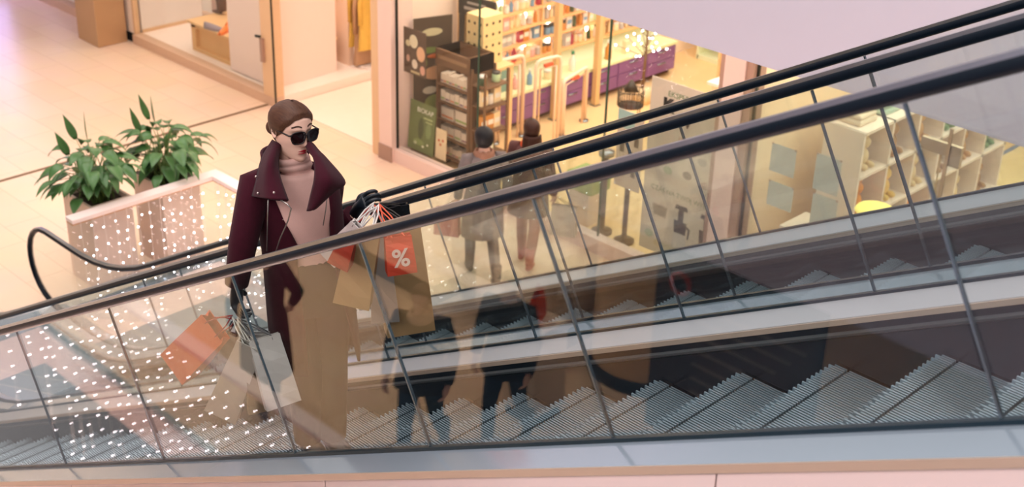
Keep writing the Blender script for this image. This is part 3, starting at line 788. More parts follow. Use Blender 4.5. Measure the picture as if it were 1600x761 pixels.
# tree of lights on a small table with a wire basket
tr = thing('twig_tree', 'small bare twig tree hung with white lights behind the shop window', 'tree', (-9.0,13.1,.008))
TC = at_z(1002,160,.008)
tr.location = TC
MB().lathe([(0,0),(.13,0),(.15,.22),(.0,.22)], TC, 14).build('pot', mat('tree_pot', (230,204,164), .6), tr)
b = MB(); lights = []
rt = random.Random(11)
b.tube([TC+Vector((0,0,.2)),TC+Vector((.02,0,.8)),TC+Vector((0,.02,1.7))], [.025,.018,.008], 7)
for i in range(26):
    z = .6+rt.random()*1.0; a = rt.uniform(0,6.28); L = rt.uniform(.2,.48)
    e = Vector((math.cos(a)*L, math.sin(a)*L, z+rt.uniform(.1,.35)))
    b.tube([TC+Vector((0,0,z)), TC+e], [.007,.003], 5); lights.append(TC+e); lights.append(TC+Vector((e.x*.6,e.y*.6,z+(e.z-z)*.6)))
b.build('twigs', mat('twig_brown', (120,92,64), .8), tr)
BULB = mat('fairy_bulb', (255,240,244), .5, emit=22, emit_rgb=(255,238,246))
bp = None
for q in lights:
    if bp is None:
        bp = MB().ball((0,0,0), .013, 8, 5).build('bulb', BULB, tr, world=False)
        cur = bp
    else:
        cur = bp.copy(); COL.objects.link(cur); cur.parent = tr
    cur.location = q-TC
wb = thing('wire_basket', 'black wire basket on legs in front of the twig tree', 'basket', (-9.75,12.2,.008)); wb.location = at_z(981,214,.008)
bb = MB(); c = Vector(wb.location)
for z in (.45,.55,.66): bb.tube([c+Vector((.17*math.cos(a),.17*math.sin(a),z)) for a in [2*PI*k/16 for k in range(17)]], .006, 5)
for k in range(16):
    a = 2*PI*k/16; bb.tube([c+Vector((.17*math.cos(a),.17*math.sin(a),.0 if k % 4 == 0 else .45)), c+Vector((.17*math.cos(a),.17*math.sin(a),.66))], .006, 5)
bb.build('wire_frame', mat('black_wire', (60,52,46), .5), wb)
MB().lathe([(0,.45),(.165,.45),(.165,.46),(0,.46)], c, 16).build('tray', mat('black_wire', (60,52,46)), wb)
MB().lathe([(.0,.66),(.13,.66),(.02,.80),(0,.80)], c, 4).build('cone_cover', mat('black_wire', (60,52,46)), wb)
# shelving islands and table deeper in the shop
def island(label, x, y, w, d, h, cols, m=OAK):
    t = thing('shelf_island', label, 'shelving', (x,y,.008))
    for z in [h*.25*k for k in (1,2,3,4)]: MB().box((x-w/2,y-d/2,z-.02),(x+w/2,y+d/2,z)).build('shelf', m, t)
    for sx in (-1,1): MB().box((x+sx*w/2-.02,y-d/2,.008),(x+sx*w/2+.02,y+d/2,h)).build('side_panel', m, t)
    MB().box((x-w/2,y-d/2,.008),(x+w/2,y+d/2,.08)).build('plinth', m, t)
    j = 0
    for k in (1,2,3,4):
        n = int(w/.15)
        for i in range(n):
            ci = cols[(i*3+k*2) % len(cols)]
            product(['bottle','box','jar'][(i+k)%3], x-w/2+.10+.15*i*(w-.14)/(n*.15), y-d/2+.07, h*.25*k+.0005, ci, '%s %s on the %s shelf of the %s' % (PC[ci][0], ['bottle','carton','jar'][(i+k)%3], ['','lowest','second','third','top'][k], label.split(' behind ')[0].split(' near ')[0].split(' at ')[0]), 'products of the '+label.split(' in ')[0], -PI/2, 1.25)
    return t
island('oak shelf island behind the twig tree in the health shop', -9.9, 15.0, 1.1, .35, 1.5, [4,7,1,2])
island('honey coloured shelf unit near the shop pillar in the health shop', -9.0, 16.0, 1.3, .35, 1.4, [7,4,0,6])
island('lime shelf unit at the end of the purple cabinet in the health shop', -11.4, 16.6, 1.2, .35, 1.7, [1,4,0,2], LIME)
tb = thing('produce_table', 'wooden table laid with produce at the back of the health shop', 'table', (-9.85,17.0,.008))
MB().box((-10.5,16.6,.72),(-9.2,17.4,.78)).build('tabletop', mat('dark_walnut', (130,96,84), .5), tb)
for sx in (-10.4,-9.3):
    for sy in (16.68,17.32): MB().box((sx-.04,sy-.04,.008),(sx+.04,sy+.04,.72)).build('leg', mat('orange_wood', (226,150,80), .5), tb)
for i in range(10):
    t = thing('fruit', ['yellow','pale','pink'][i%3]+' fruit on the wooden produce table', 'fruit', (-10.35+.115*i, 16.85+.12*(i%3), .82), 0, 'fruit on the produce table')
    MB().ball((0,0,0), (.05,.05,.04), 10, 7).build('flesh', mat(['fruit_yellow','fruit_pale','fruit_pink'][i%3], [(240,200,90),(240,220,190),(226,160,170)][i%3], .4), t, world=False)
    MB().tube([(0,0,.036),(.004,0,.055)], .004, 5).build('stalk', mat('twig_brown', (120,92,64)), t, world=False)
for i,(x,y,w,h,c,lab) in enumerate(((-9.5,14.1,.7,.8,(250,230,200),'white promotion counter in the middle of the health shop'),(-8.3,14.5,.6,.9,(244,214,160),'cream promotion counter near the juicer poster'),(-7.8,16.9,.6,.85,(246,220,150),'yellow topped counter by the health shop pillar'))):
    t = thing('promotion_counter', lab, 'counter', (x,y,.008))
    m = mat('counter_%d' % i, c, .5)
    MB().box((x-w/2,y-.25,.008),(x+w/2,y+.25,h)).build('counter_body', m, t, bevel=.02); MB().box((x-w/2-.04,y-.29,h),(x+w/2+.04,y+.29,h+.04)).build('counter_top', WHITE, t)
    for j in range(3):
        product(['bottle','jar','box'][j], x-.2+.2*j, y, h+.0405, [7,4,2][j], '%s %s on the %s' % (PC[[7,4,2][j]][0], ['bottle','jar','carton'][j], lab.split(' in ')[0].split(' near ')[0].split(' by ')[0]), 'goods on the promotion counters', 0, 1.25)

# ------------------------------------------------------------------ baby shop
struct(MB().box((-6.82,10.372,.18),(-4.87,10.384,3.6)).box((-4.84,10.372,.18),(-1.5,10.384,3.6)).build('window_4', GL_WIN))
struct(MB().box((-4.87,10.37,.18),(-4.84,10.386,2.62)).build('trim_11', mat('glass_joint_tan', (206,178,140), .4)))
struct(blk('floor_baby', (-6.93,10.46,0),(4,19,.008), mat('baby_floor', (244,216,160), .4, vary=.05, scale=2)))
BLUE = mat('note_blue', (206,214,208), .6)
for i,(a,b_,lab) in enumerate((((1208,222),(1236,258),'upper'),((1203,280),(1232,312),'lower'))):
    A, B = at_y(a[0],a[1],10.40), at_y(b_[0],b_[1],10.40)
    t = thing('notice_sheet', '%s pale blue sheet taped inside the glass near the shop pillar' % lab, 'notice', (A.x,10.39,B.z), group='blue sheets on the baby shop glass')
    MB().box((A.x,10.388,B.z-.12),(B.x+.05,10.391,A.z)).build('sheet', BLUE, t)
    for q in (A.x+.01, B.x+.04): MB().box((q-.01,10.3865,A.z-.012),(q+.01,10.3878,A.z+.006)).build('tape', TAUPE, t)
for i,(a,lab) in enumerate((((1278,238),'upper'),((1272,300),'lower'))):
    A = at_y(a[0],a[1],10.40)
    t = thing('notice_sheet', '%s pale blue sheet taped on the glass before the white shelves' % lab, 'notice', (A.x,10.39,A.z-.35), group='blue sheets on the baby shop glass')
    MB().box((A.x,10.388,A.z-.36),(A.x+.27,10.391,A.z)).build('sheet', BLUE, t)
    for q in (A.x+.01, A.x+.26): MB().box((q-.01,10.3865,A.z-.012),(q+.01,10.3878,A.z+.006)).build('tape', TAUPE, t)
# white shelf wall with pockets of goods; it runs back from the window
WS = mat('shelf_white', (252,236,222), .5, vary=.02)
sw = thing('white_shelf_unit', 'long white shelf unit with open compartments in the baby shop', 'shelving', (-6.2,12.3,.008))
SX0, SX1, SY0, SY1 = -6.6, -6.15, 11.3, 14.6
MB().box((SX0,SY0,.30),(SX1+.2,SY1,.40)).box((SX0,SY0,.008),(SX1-.1,SY1,.30)).build('base', WS, sw, bevel=.02)
MB().box((SX0,SY0,.4),(SX0+.04,SY1,1.95)).build('back_panel', WS, sw)
for z in (.95,1.45,1.93): MB().box((SX0,SY0,z-.03),(SX1,SY1,z)).build('shelf', WS, sw)
for i in range(7): MB().box((SX0,SY0+i*.545-.015,.40),(SX1,SY0+i*.545+.015,1.93)).build('divider', WS, sw)
TOYC = [('tan',(206,160,110)),('green',(130,160,120)),('orange',(240,160,70)),('yellow',(244,206,120)),('cream',(240,214,170)),('light brown',(190,150,110))]
def toy(label, x, y, z, c, s=1.0):
    t = thing('soft_toy', label, 'toy', (x,y,z), 0, 'soft toys on the white shelves')
    m = mat('toy_%d_%d_%d' % c, c, .9, vary=.12)
    MB().ball((0,0,.09*s), (.07*s,.075*s,.09*s), 10, 7).build('toy_body', m, t, world=False)
    h = MB().ball((.015*s,0,.215*s), (.058*s,.06*s,.055*s), 10, 7).build('toy_head', m, t, world=False)
    for q in (-1,1):
        MB().ball((.01*s,q*.045*s,.265*s), .022*s, 8, 5).build('ear', m, t, world=False)
        MB().ball((.07*s,q*.05*s,.03*s), (.05*s,.026*s,.028*s), 8, 5).build('paw', m, t, world=False)
    return t
for k, z in enumerate((.405,.9505,1.4505)):
    for i in range(6):
        cn, cc = TOYC[(i+k*2) % 6]
        toy('%s soft toy in compartment %s of the %s row, counted from the shop window' % (cn, ['one','two','three','four','five','six'][i], ['bottom','middle','top'][k]), -6.33, SY0+.27+.545*i, z, cc, 1.25)
for i in range(7):
    t = thing('folded_blanket', '%s folded blanket on top of the white shelves' % ['cream','mint','white','pink','beige','grey','lemon'][i], 'blanket', (-6.4,SY0+.25+.45*i,1.931), 0, 'folded blankets on the white shelves')
    cc = [(244,226,200),(190,210,190),(246,238,230),(236,196,190),(220,196,164),(196,190,184),(244,226,150)][i]
    MB().box((-.13,-.16,0),(.13,.16,.06)).build('lower_fold', mat('blanket_%d' % i, cc, .9), t, world=False, bevel=.02)
    MB().box((-.12,-.15,.061),(.12,.15,.11)).build('upper_fold', mat('blanket_%d' % i, cc), t, world=False, bevel=.02)
# counters and camera-like bracket on the glass, chairs, yellow disc
sn = thing('door_bracket', 'brushed metal patch fitting with a thin pole at the glass joint', 'bracket', (-4.86,10.40,2.45))
MB().box((-5.12,10.386,2.36),(-4.86,10.43,2.47)).box((-4.86,10.386,2.28),(-4.74,10.43,2.47)).build('bracket_plate', mat('bracket_metal', (206,184,156), .35, .6), sn)
MB().tube([(-4.93,10.42,.2),(-4.93,10.42,2.36)], .006, 6).build('pole', TAN, sn)
yl = thing('yellow_lamp', 'yellow glowing oval lamp low in the baby shop window', 'lamp', (-5.6,10.75,.008))
MB().lathe([(0,-.02),(.17,-.02),(.19,0),(.17,.03),(0,.045)], (-5.62,10.72,1.47), 22).build('lamp_shade', mat('yellow_lamp', (255,226,120), .5, emit=1.2), yl)
MB().tube([(-5.62,10.72,.02),(-5.62,10.72,1.45)], .012, 8).build('stem', TAN, yl); MB().lathe([(0,0),(.13,0),(.13,.02),(0,.02)], (-5.62,10.72,.008), 18).build('foot', TAN, yl)
RED = mat('red_fabric', (206,70,50), .7); GRYF = mat('grey_fabric', (150,140,132), .8)
def pushchair(label, x, y, rz, c, c2):
    t = thing('pushchair', label, 'pushchair', (x,y,.008), rz, 'pushchairs in the baby shop')
    rows = []
    for i in range(8):      # seat shell: from the foot end up the backrest
        u = i/7; a = -.2+u*1.5
        px_, pz = -.38+.6*u, .42+.62*max(0,u-.35)**1.2
        rows.append([Vector((px_, (-.2+.4*k/6), pz+.09*((k-3)/3)**2)) for k in range(7)])
    MB().quadgrid(rows).build('seat_shell', c, t, world=False, solid=.04)
    hood = [[Vector((.28-.30*math.sin(a)*.9, .22*math.cos(b_), .78+.30*math.cos(a)*math.sin(b_))) for b_ in [PI*k/8 for k in range(9)]] for a in [-.5+.4*j for j in range(5)]]
    MB().quadgrid(hood).build('hood', c2, t, world=False, solid=.015)
    for s in (-1,1): MB().tube([(-.42,s*.24,.12),(-.05,s*.24,.40),(.30,s*.24,.78),(.46,s*.24,1.02)], .012, 8).build('frame_side', DARKF, t, world=False)
    MB().tube([(.46,-.24,1.02),(.46,.24,1.02)], .016, 8).build('handlebar', DARKF, t, world=False)
    MB().tube([(-.05,.24,.40),(.34,.24,.12)], .012, 8).build('rear_leg', DARKF, t, world=False); MB().tube([(-.05,-.24,.40),(.34,-.24,.12)], .012, 8).build('rear_leg', DARKF, t, world=False)
    for px_ in (-.42,.34):
        for s in (-1,1):
            MB().tube([(px_,s*.25-.015,.11),(px_,s*.25+.015,.11)], .11, 16).build('wheel', DARKF, t, world=False)
    return t
pushchair('red and grey pushchair on the baby shop floor, first from the glass joint', -5.15, 12.5, .5, RED, GRYF)
pushchair('tall red seated pushchair with a dark hood, farther along the baby shop', -4.05, 12.9, -2.4, RED, mat('dark_hood', (70,70,72), .8))
pb = thing('play_pen', 'low white railed pen in front of the red pushchairs', 'playpen', (-4.9,11.4,.008))
for z in (.25,1.25): MB().box((-5.05,11.3,z-.02),(-4.4,11.33,z+.02)).build('rail', WS, pb)
for i in range(8): MB().box((-5.05+.09*i,11.305,.008),(-5.03+.09*i,11.325,1.25)).build('slat', WS, pb)
for i,(x,y,w,d,h,lab) in enumerate(((-4.2,14.9,1.2,.7,.9,'cream cash counter deep inside the baby shop'),(-6.3,10.8,.4,.4,1.0,'cream display box behind the blue sheets by the shop pillar'))):
    t = thing('display_box', lab, 'counter', (x,y,.008))
    MB().box((x-w/2,y-d/2,.008),(x+w/2,y+d/2,h)).build('box_body', CREAM, t, bevel=.02); MB().box((x-w/2-.03,y-d/2-.03,h),(x+w/2+.03,y+d/2+.03,h+.04)).build('box_top', WS, t)
# ------------------------------------------------------------------ guards of the floor opening and fairy lights
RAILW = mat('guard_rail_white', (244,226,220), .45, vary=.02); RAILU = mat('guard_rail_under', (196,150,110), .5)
def guard(label, yA, yB, xEnd, inner):
    t = thing('guard_rail', label, 'guard rail', (GX0, (yA+yB)/2, 0))
    h = 1.02
    sy = 1 if yB > yA else -1
    ylo, yhi = min(yA,yB), max(yA,yB)
    w = .07
    # mitred top rail: along Y at GX0, then along X at yB
    MB().box((GX0-w,min(yA,yB+sy*w),h-.045),(GX0+w,max(yA,yB+sy*w),h)).box((GX0+w,yB-w,h-.045),(xEnd,yB+w,h)).build('top_rail', RAILW, t, bevel=.006)
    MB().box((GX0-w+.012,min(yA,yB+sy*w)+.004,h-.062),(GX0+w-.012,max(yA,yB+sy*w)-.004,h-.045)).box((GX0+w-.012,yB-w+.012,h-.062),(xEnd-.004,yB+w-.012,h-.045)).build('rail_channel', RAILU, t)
    MB().box((GX0-.006,ylo,.02),(GX0+.006,yhi,h-.06)).build('glass_panel', GL_GUARD, t)
    n = max(1, int((xEnd-GX0)/1.4)); L = (xEnd-GX0)/n
    for i in range(n): MB().box((GX0+L*i+.008,yB-.006,.02),(GX0+L*(i+1)-.008,yB+.006,h-.06)).build('glass_panel', GL_GUARD, t)
    MB().box((GX0-.03,ylo,.0),(GX0+.03,yhi,.05)).box((GX0+.03,yB-.03,0),(xEnd,yB+.03,.05)).build('base_channel', STEEL, t)
    MB().box((GX0-.01,ylo,-.42),(GX0+.015,yhi,-.002)).box((GX0+.015,min(yB-sy*.015,yB+sy*.01),-.42),(xEnd,max(yB-sy*.015,yB+sy*.01),-.002)).build('floor_edge_fascia', RAILW, t)
    return t
guard('white topped glass guard rail in front of the two potted plants', 5.52, GY1, -9.9, 1)
guard('white topped glass guard rail on the near side of the escalators', 2.30, GY0, -5.6, 1)
WIRE = mat('light_wire', (226,214,206), .5)
def light_string(x, y, z0, L, n, label, group, seed):
    rr = random.Random(seed)
    t = thing('light_string', label, 'string of lights', (x,y,z0), 0, group)
    pts = [(rr.uniform(-.004,.004) if i > 1 else 0, rr.uniform(-.004,.004) if i > 1 else 0, -L*i/(n-1)) for i in range(n)]
    MB().tube(pts, .0022, 5).build('wire', WIRE, t, world=False)
    return t, pts
BPROT = {}
def hang(x, y, z0, L, n, label, group, seed, r):
    t, pts = light_string(x, y, z0, L, n, label, group, seed)
    rr = random.Random(seed+99)
    for p_ in pts[1:]:
        if r not in BPROT:
            o = MB().ball((0,0,0), r, 8, 5).build('bulb', BULB, t, world=False); BPROT[r] = o
        else:
            o = BPROT[r].copy(); COL.objects.link(o); o.parent = t
        o.location = Vector(p_)+Vector((rr.uniform(-.03,.03), rr.uniform(-.03,.03), rr.uniform(-.03,.02)))
i = 0
for y in [5.60+.125*k for k in range(12)]:
    hang(GX0+.0735, y, 1.0, random.Random(i).uniform(.9,1.5), 10, 'string of white fairy lights hanging from the guard rail before the potted plants', 'fairy light strings in front of the potted plants', i, .0070); i += 1
for x in [-11.1+.13*k for k in range(8)]:
    hang(x, GY1-.0735, 1.0, random.Random(i).uniform(.9,1.5), 10, 'string of white fairy lights on the guard rail arm running towards the shoppers', 'fairy light strings on the far guard rail arm', i, .0070); i += 1
for x in [-11.1+.2*k for k in range(25)]:
    hang(x, GY0+.095, 1.0, random.Random(i).uniform(1.2,2.2), 14, 'string of white fairy lights hanging from the near guard rail', 'fairy light strings of the near guard rail', i, .0070); i += 1
for y in [.3+.2*k for k in range(9)]:
    hang(GX0+.095, y, 1.0, random.Random(i).uniform(1.0,1.8), 12, 'string of white fairy lights on the end arm of the near guard rail', 'fairy light strings of the near guard rail end', i, .0070); i += 1

# ------------------------------------------------------------------ potted plants
LEAFA = mat('leaf_green', (70,112,58), .38, vary=.35, scale=6)
POTL = mat('planter_taupe', (214,190,176), .5, vary=.03); SOIL = mat('soil', (54,40,30), .95, bump=.5)
def plant(label, x0, x1, y0, y1, h, seed, ok):
    rr = random.Random(seed)
    cx, cy = (x0+x1)/2, (y0+y1)/2
    t = thing('potted_plant', label, 'plant', (cx,cy,0), group=None)
    w = .03
    b = MB(); b.box((x0,y0,0),(x1,y0+w,h)).box((x0,y1-w,0),(x1,y1,h)).box((x0,y0+w,0),(x0+w,y1-w,h)).box((x1-w,y0+w,0),(x1,y1-w,h)).box((x0+w,y0+w,0),(x1-w,y1-w,.05))
    b.build('planter', POTL, t)
    MB().box((x0+w,y0+w,h-.10),(x1-w,y1-w,h-.05)).build('soil', SOIL, t)
    st = MB(); lf = MB()
    def leaf(p, d, L, wd, droop, nrm):
        d = d.normalized(); side = d.cross(nrm).normalized(); n = side.cross(d)
        rows = []; q = Vector(p); dd = Vector(d); N = 7
        for i in range(N+1):
            u = i/N; ww = wd*math.sin(PI*min(1,(u*.93+.07))**.8)*(1-.25*u)
            if i == N: ww = .001
            fold = .22*ww
            rows.append([q-side*ww+n*fold, q-side*ww*.5+n*fold*.35, q.copy(), q+side*ww*.5+n*fold*.35, q+side*ww+n*fold])
            q = q+dd*(L/N); dd = (dd+Vector((0,0,-droop/N))).normalized(); n = side.cross(dd).normalized()
        if any(not ok(v) for r_ in rows for v in r_): return False
        lf.quadgrid(rows); return True
    made = 0
    while made < 74:
        a = rr.uniform(0,2*PI); rad = rr.uniform(.1,.66)**.9; hh = rr.uniform(.10,.56)*(1.08-.55*rad)
        base = Vector((cx+rr.uniform(-.16,.16), cy+rr.uniform(-.12,.12), h-.05))
        tip = Vector((cx+math.cos(a)*rad*.60, cy+math.sin(a)*rad*.60, h+hh))
        mid = base.lerp(tip,.55)+Vector((0,0,.10))
        d = (tip-mid); d.z *= .4; d += Vector((math.cos(a),math.sin(a),0))*.25
        if not (ok(tip) and ok(mid)): continue
        if leaf(tip, d, rr.uniform(.19,.30), rr.uniform(.050,.082), rr.uniform(.9,2.3), Vector((rr.uniform(-.4,.4),rr.uniform(-.4,.4),1))):
            st.tube([base, mid, tip], [.006,.005,.003], 5); made += 1
    for i in range(3):      # tall upright leaves
        a = rr.uniform(2.4,4.4); base = Vector((cx-.1+.1*i,cy,h-.05)); tip = base+Vector((math.cos(a)*.22,math.sin(a)*.18,.46+.1*i))
        st.tube([base,base.lerp(tip,.6)+Vector((0,0,.06)),tip], [.006,.005,.003], 5)
        leaf(tip, Vector((math.cos(a)*.3,math.sin(a)*.3,1)), .28, .05, .5, Vector((math.cos(a+1.5),math.sin(a+1.5),.2)))
    st.build('stems', mat('stem_green', (96,124,62), .5), t); lf.build('foliage', LEAFA, t, solid=.0015)
    return t
plant('bushy green plant in a square planter, nearest the looped escalator handrail', -12.02, -11.47, 5.86, 6.32, .95, 4, lambda v: v.y < 6.47 and (v.x < -11.36 or v.z > 1.06))
plant('bushy green plant in a square planter, behind the guard rail corner', -11.97, -11.42, 6.64, 7.09, .95, 9, lambda v: v.y > 6.49 and (v.x < -11.36 or v.z > 1.06))
# ------------------------------------------------------------------ people
SKIN = mat('skin', (226,184,164), .5, vary=.04, scale=14)
LIPS = mat('lips_red', (150,18,34), .35)
def skin_mesh(name, pts, chains, m, parent, root=0, sub=2, world=True):
    """continuous surface grown on a skeleton: pts = [(pos, radius)], chains = lists of point indices"""
    off = Vector((0,0,0))
    if world and parent is not None:
        p = parent
        while p is not None: off += p.location; p = p.parent
    es = [(a,b) for c in chains for a,b in zip(c[:-1], c[1:])]
    me = bpy.data.meshes.new(name)
    me.from_pydata([tuple(Vector(p)-off) for p, r in pts], es, [])
    o = bpy.data.objects.new(name, me); COL.objects.link(o); o.parent = parent
    sk = o.modifiers.new('skin', 'SKIN'); sk.use_smooth_shade = True; sk.branch_smoothing = .3
    for i, (p, r) in enumerate(pts):
        sv = me.skin_vertices[0].data[i]
        sv.radius = r if hasattr(r, '__len__') else (r, r)
        sv.use_root = (i == root)
    ss = o.modifiers.new('subsurf', 'SUBSURF'); ss.levels = sub; ss.render_levels = sub
    me.materials.append(m)
    return o
def hand_pts(wrist, d, palm_n, curl, side=1, s=1.0, start=0):
    """palm and five separate fingers; d = direction to the knuckles, palm_n = out of the palm, side = where the thumb is"""
    d = Vector(d).normalized(); n = Vector(palm_n); n = (n-d*n.dot(d)).normalized(); w = d.cross(n)*side
    P = []; ch = []
    P.append((Vector(wrist), .023*s)); P.append((Vector(wrist)+d*.045*s, (.030*s)))
    P.append((Vector(wrist)+d*.078*s, .030*s))
    b = start
    ch.append([b,b+1,b+2])
    for k, (off, L) in enumerate(((.030,.066),(.010,.075),(-.010,.070),(-.030,.054))):
        base = Vector(wrist)+d*.088*s+w*off*s; i0 = b+len(P)
        q = base; dirv = d.copy(); P.append((q, .0098*s)); ids = [b+2, i0]
        for j, f in enumerate((.45,.33,.27)):
            ang = curl*(.75+.25*j); dirv = (dirv*math.cos(ang)+n*math.sin(ang)).normalized()
            nn = n*math.cos(ang)-d*math.sin(ang)
            q = q+dirv*L*f*s; P.append((q, (.0092-.0012*j)*s)); ids.append(b+len(P)-1)
            d2 = dirv; n = (n-d2*n.dot(d2)).normalized()
        n = Vector(palm_n); n = (n-d*n.dot(d)).normalized()
        ch.append(ids)
    t0 = Vector(wrist)+d*.030*s+w*.026*s; i0 = b+len(P)
    P.append((t0, .013*s)); P.append((t0+(d*.5+w*.7+n*.3).normalized()*.034*s, .0115*s)); P.append((t0+(d*.5+w*.7+n*.3).normalized()*.034*s+(d*.6+n*.7).normalized()*.030*s, .0095*s))
    ch.append([b+1,i0,i0+1,i0+2])
    return P, ch
def interp(z, zs, vs):
    if z <= zs[0]: return vs[0]
    for i in range(len(zs)-1):
        if z <= zs[i+1]:
            u = (z-zs[i])/(zs[i+1]-zs[i]); u = u*u*(3-2*u)*.35+u*.65
            return vs[i]+(vs[i+1]-vs[i])*u
    return vs[-1]
HZ = [-.118,-.108,-.094,-.072,-.05,-.03,-.01,.01,.03,.05,.07,.09,.106,.116]
HXF = [.048,.076,.086,.086,.085,.086,.087,.088,.090,.089,.083,.066,.040,.004]
HWY = [.012,.031,.043,.051,.057,.063,.067,.070,.072,.072,.067,.053,.034,.004]
HXB = [.010,-.002,-.014,-.030,-.055,-.077,-.091,-.099,-.103,-.101,-.091,-.070,-.043,-.004]
FB = [ # face bumps: amp, y, z, sy, sz
    (.010,0,.022,.008,.020),(.020,0,-.018,.0105,.018),(.010,0,-.030,.012,.008),(.005,.012,-.030,.006,.006),(.005,-.012,-.030,.006,.006),
    (-.010,.031,.016,.014,.010),(-.010,-.031,.016,.014,.010),(.005,.03,.036,.022,.008),(.005,-.03,.036,.022,.008),
    (.005,.042,-.018,.016,.016),(.005,-.042,-.018,.016,.016),(.007,0,-.062,.020,.010),(-.004,0,-.081,.018,.006),(.007,0,-.103,.016,.012),(-.003,0,-.047,.006,.007)]
def face_x(y, z):
    w = interp(z, HZ, HWY); f = interp(z, HZ, HXF)
    x = f*max(0, 1-min(1,(abs(y)/w))**2.3)**.5
    for a, y0, z0, sy, sz in FB: x += a*math.exp(-((y-y0)/sy)**2-((z-z0)/sz)**2)
    return x
def head_rows(M, s=1.0, seg=56):
    rows = []
    n = 46
    for i in range(n+1):
        z = -.118+.234*(i/n); w, f, b = interp(z,HZ,HWY), interp(z,HZ,HXF), interp(z,HZ,HXB)
        row = []
        for k in range(seg):
            a = 2*PI*k/seg; ca, sa = math.cos(a), math.sin(a)
            y = w*math.copysign(abs(sa)**.92, sa)
            if ca >= 0: x = f*max(0,1-min(1,abs(y)/w)**2.3)**.5
            else: x = b*(abs(ca)**.92) if b < 0 else b*abs(ca)
            if ca > 0:
                for A, y0, z0, sy, sz in FB: x += A*math.exp(-((y-y0)/sy)**2-((z-z0)/sz)**2)
            row.append(M @ (Vector((x,y,z))*s))
        rows.append(row)
    return rows
def ear_add(mb, M, s, side):
    # a flattened shell with a rolled rim
    rows = []
    for i in range(9):
        t = i/8; row = []
        for k in range(12):
            a = 2*PI*k/12
            rz, rx = .030*(1-.28*(math.sin(a) < 0)*abs(math.sin(a))), .017
            d = .0045*math.sin(PI*t)+.006*t
            q = 1-.75*abs(2*t-1)**2 if t < .5 else 1-.5*(2*t-1)
            row.append(M @ (Vector((-.012+rx*q*math.cos(a)-.004*math.sin(a), side*(.068+d*1.2*q), .0+rz*q*math.sin(a)))*s))
        rows.append(row)
    mb.quadgrid(rows, True, True)
def hair_cap(M, s, name, m, parent, zh, thick=.008, part_y=.02, seg=64, bun=None, extra=None, world=True):
    """zh(theta): height of the hairline at azimuth theta (0 = front)"""
    rows = []; n = 16
    for i in range(n+1):
        row = []
        for k in range(seg):
            a = 2*PI*k/seg; th = abs((a+PI) % (2*PI)-PI)
            zb = zh(th); z = .1175+(zb-.1175)*(i/n)
            zc = max(-.118, min(.1155, z)); w, f, b = interp(zc,HZ,HWY), interp(zc,HZ,HXF), interp(zc,HZ,HXB)
            ca, sa = math.cos(a), math.sin(a)
            y = w*math.copysign(abs(sa)**.92, sa)
            x = f*max(0,1-min(1,abs(y)/max(w,1e-4))**2.3)**.5 if ca >= 0 else min(b,-.002)*(abs(ca)**.92)
            v = Vector((x,y,zc)); g = Vector((x/.1,y/.075,max(zc,-.02)/.11)); g.normalize()
            e = 1-(i/n); tk = thick*(.35+.65*min(1,e*3.2))
            if extra: tk += extra(th, z)
            groove = .0025*math.exp(-((y-part_y)/.006)**2)*(1 if x > -.04 and z > .06 else 0)
            row.append(M @ ((v+g*(tk-groove))*s))
        rows.append(row)
    mb = MB().quadgrid(rows, True, True)
    if bun: mb.ball(M @ (Vector(bun[0])*s), tuple(q*s for q in bun[1]), 14, 9)
    return mb.build(name, m, parent, world=world)
def strand_mat(name, c1, c2, scale=60):
    if name in _mats: return _mats[name]
    m = mat(name, c1, .5, vary=.1, spec=.22)
    nt = m.node_tree; b = nt.nodes['Principled BSDF']
    tc = nt.nodes.new('ShaderNodeTexCoord'); mp = nt.nodes.new('ShaderNodeMapping'); mp.inputs['Scale'].default_value = (6,70,30)
    nz = nt.nodes.new('ShaderNodeTexNoise'); nz.inputs['Scale'].default_value = 3
    mx = nt.nodes.new('ShaderNodeMix'); mx.data_type = 'RGBA'; mx.inputs[6].default_value = lin(c1)+(1,); mx.inputs[7].default_value = lin(c2)+(1,)
    nt.links.new(tc.outputs['Object'], mp.inputs['Vector']); nt.links.new(mp.outputs[0], nz.inputs['Vector']); nt.links.new(nz.outputs['Fac'], mx.inputs[0]); nt.links.new(mx.outputs[2], b.inputs['Base Color'])
    return m

# ------------------------------------------------------------------ the woman on the near escalator
Z0 = 6.581-1.085+TI*(-1.63-.372*7)
W = thing('person', 'woman in sunglasses, burgundy coat and pink roll-neck riding the near escalator with bags', 'person', (-4.10, 3.14, Z0))
COAT = mat('burgundy_wool', (54,11,25), .95, vary=.22, scale=40, bump=.25, sheen=.06, spec=.15)
KNIT = mat('pink_knit', (208,168,158), .9, vary=.05, scale=30, bump=.2)
GLOVE = mat('black_leather', (14,24,34), .38, vary=.1, scale=30, bump=.1)
TROU = mat('black_trousers', (16,16,20), .8)
BOOT = mat('black_boot', (18,18,20), .35)
HAIRB = strand_mat('brown_hair', (54,32,24), (94,62,44))
Rsh, Rel, Rwr = at_y(400,284,2.96), at_y(380,378,2.85), at_y(369,447,2.82)
Lsh, Lel, Lwr = at_y(512,293,3.27), at_y(505,384,3.36), at_y(556,334,3.42)
Rhd, Lhd = Rwr+Vector((-.02,0,-1))*.02, Lwr
HC = at_y(455,203,3.11)
TYAW = R(-24)
tf = Vector((math.cos(TYAW), math.sin(TYAW), 0)); tl = Vector((-tf.y, tf.x, 0))
TX, TY = -4.29, 3.12
def tc_(z):      # torso centre line, leaning a little
    u = (z-Z0)/1.5
    return Vector((-4.14+(-.14)*max(0,min(1,(u-.1)/.8)), 3.13-.01*u, z))
NK = tc_(Z0+1.40)
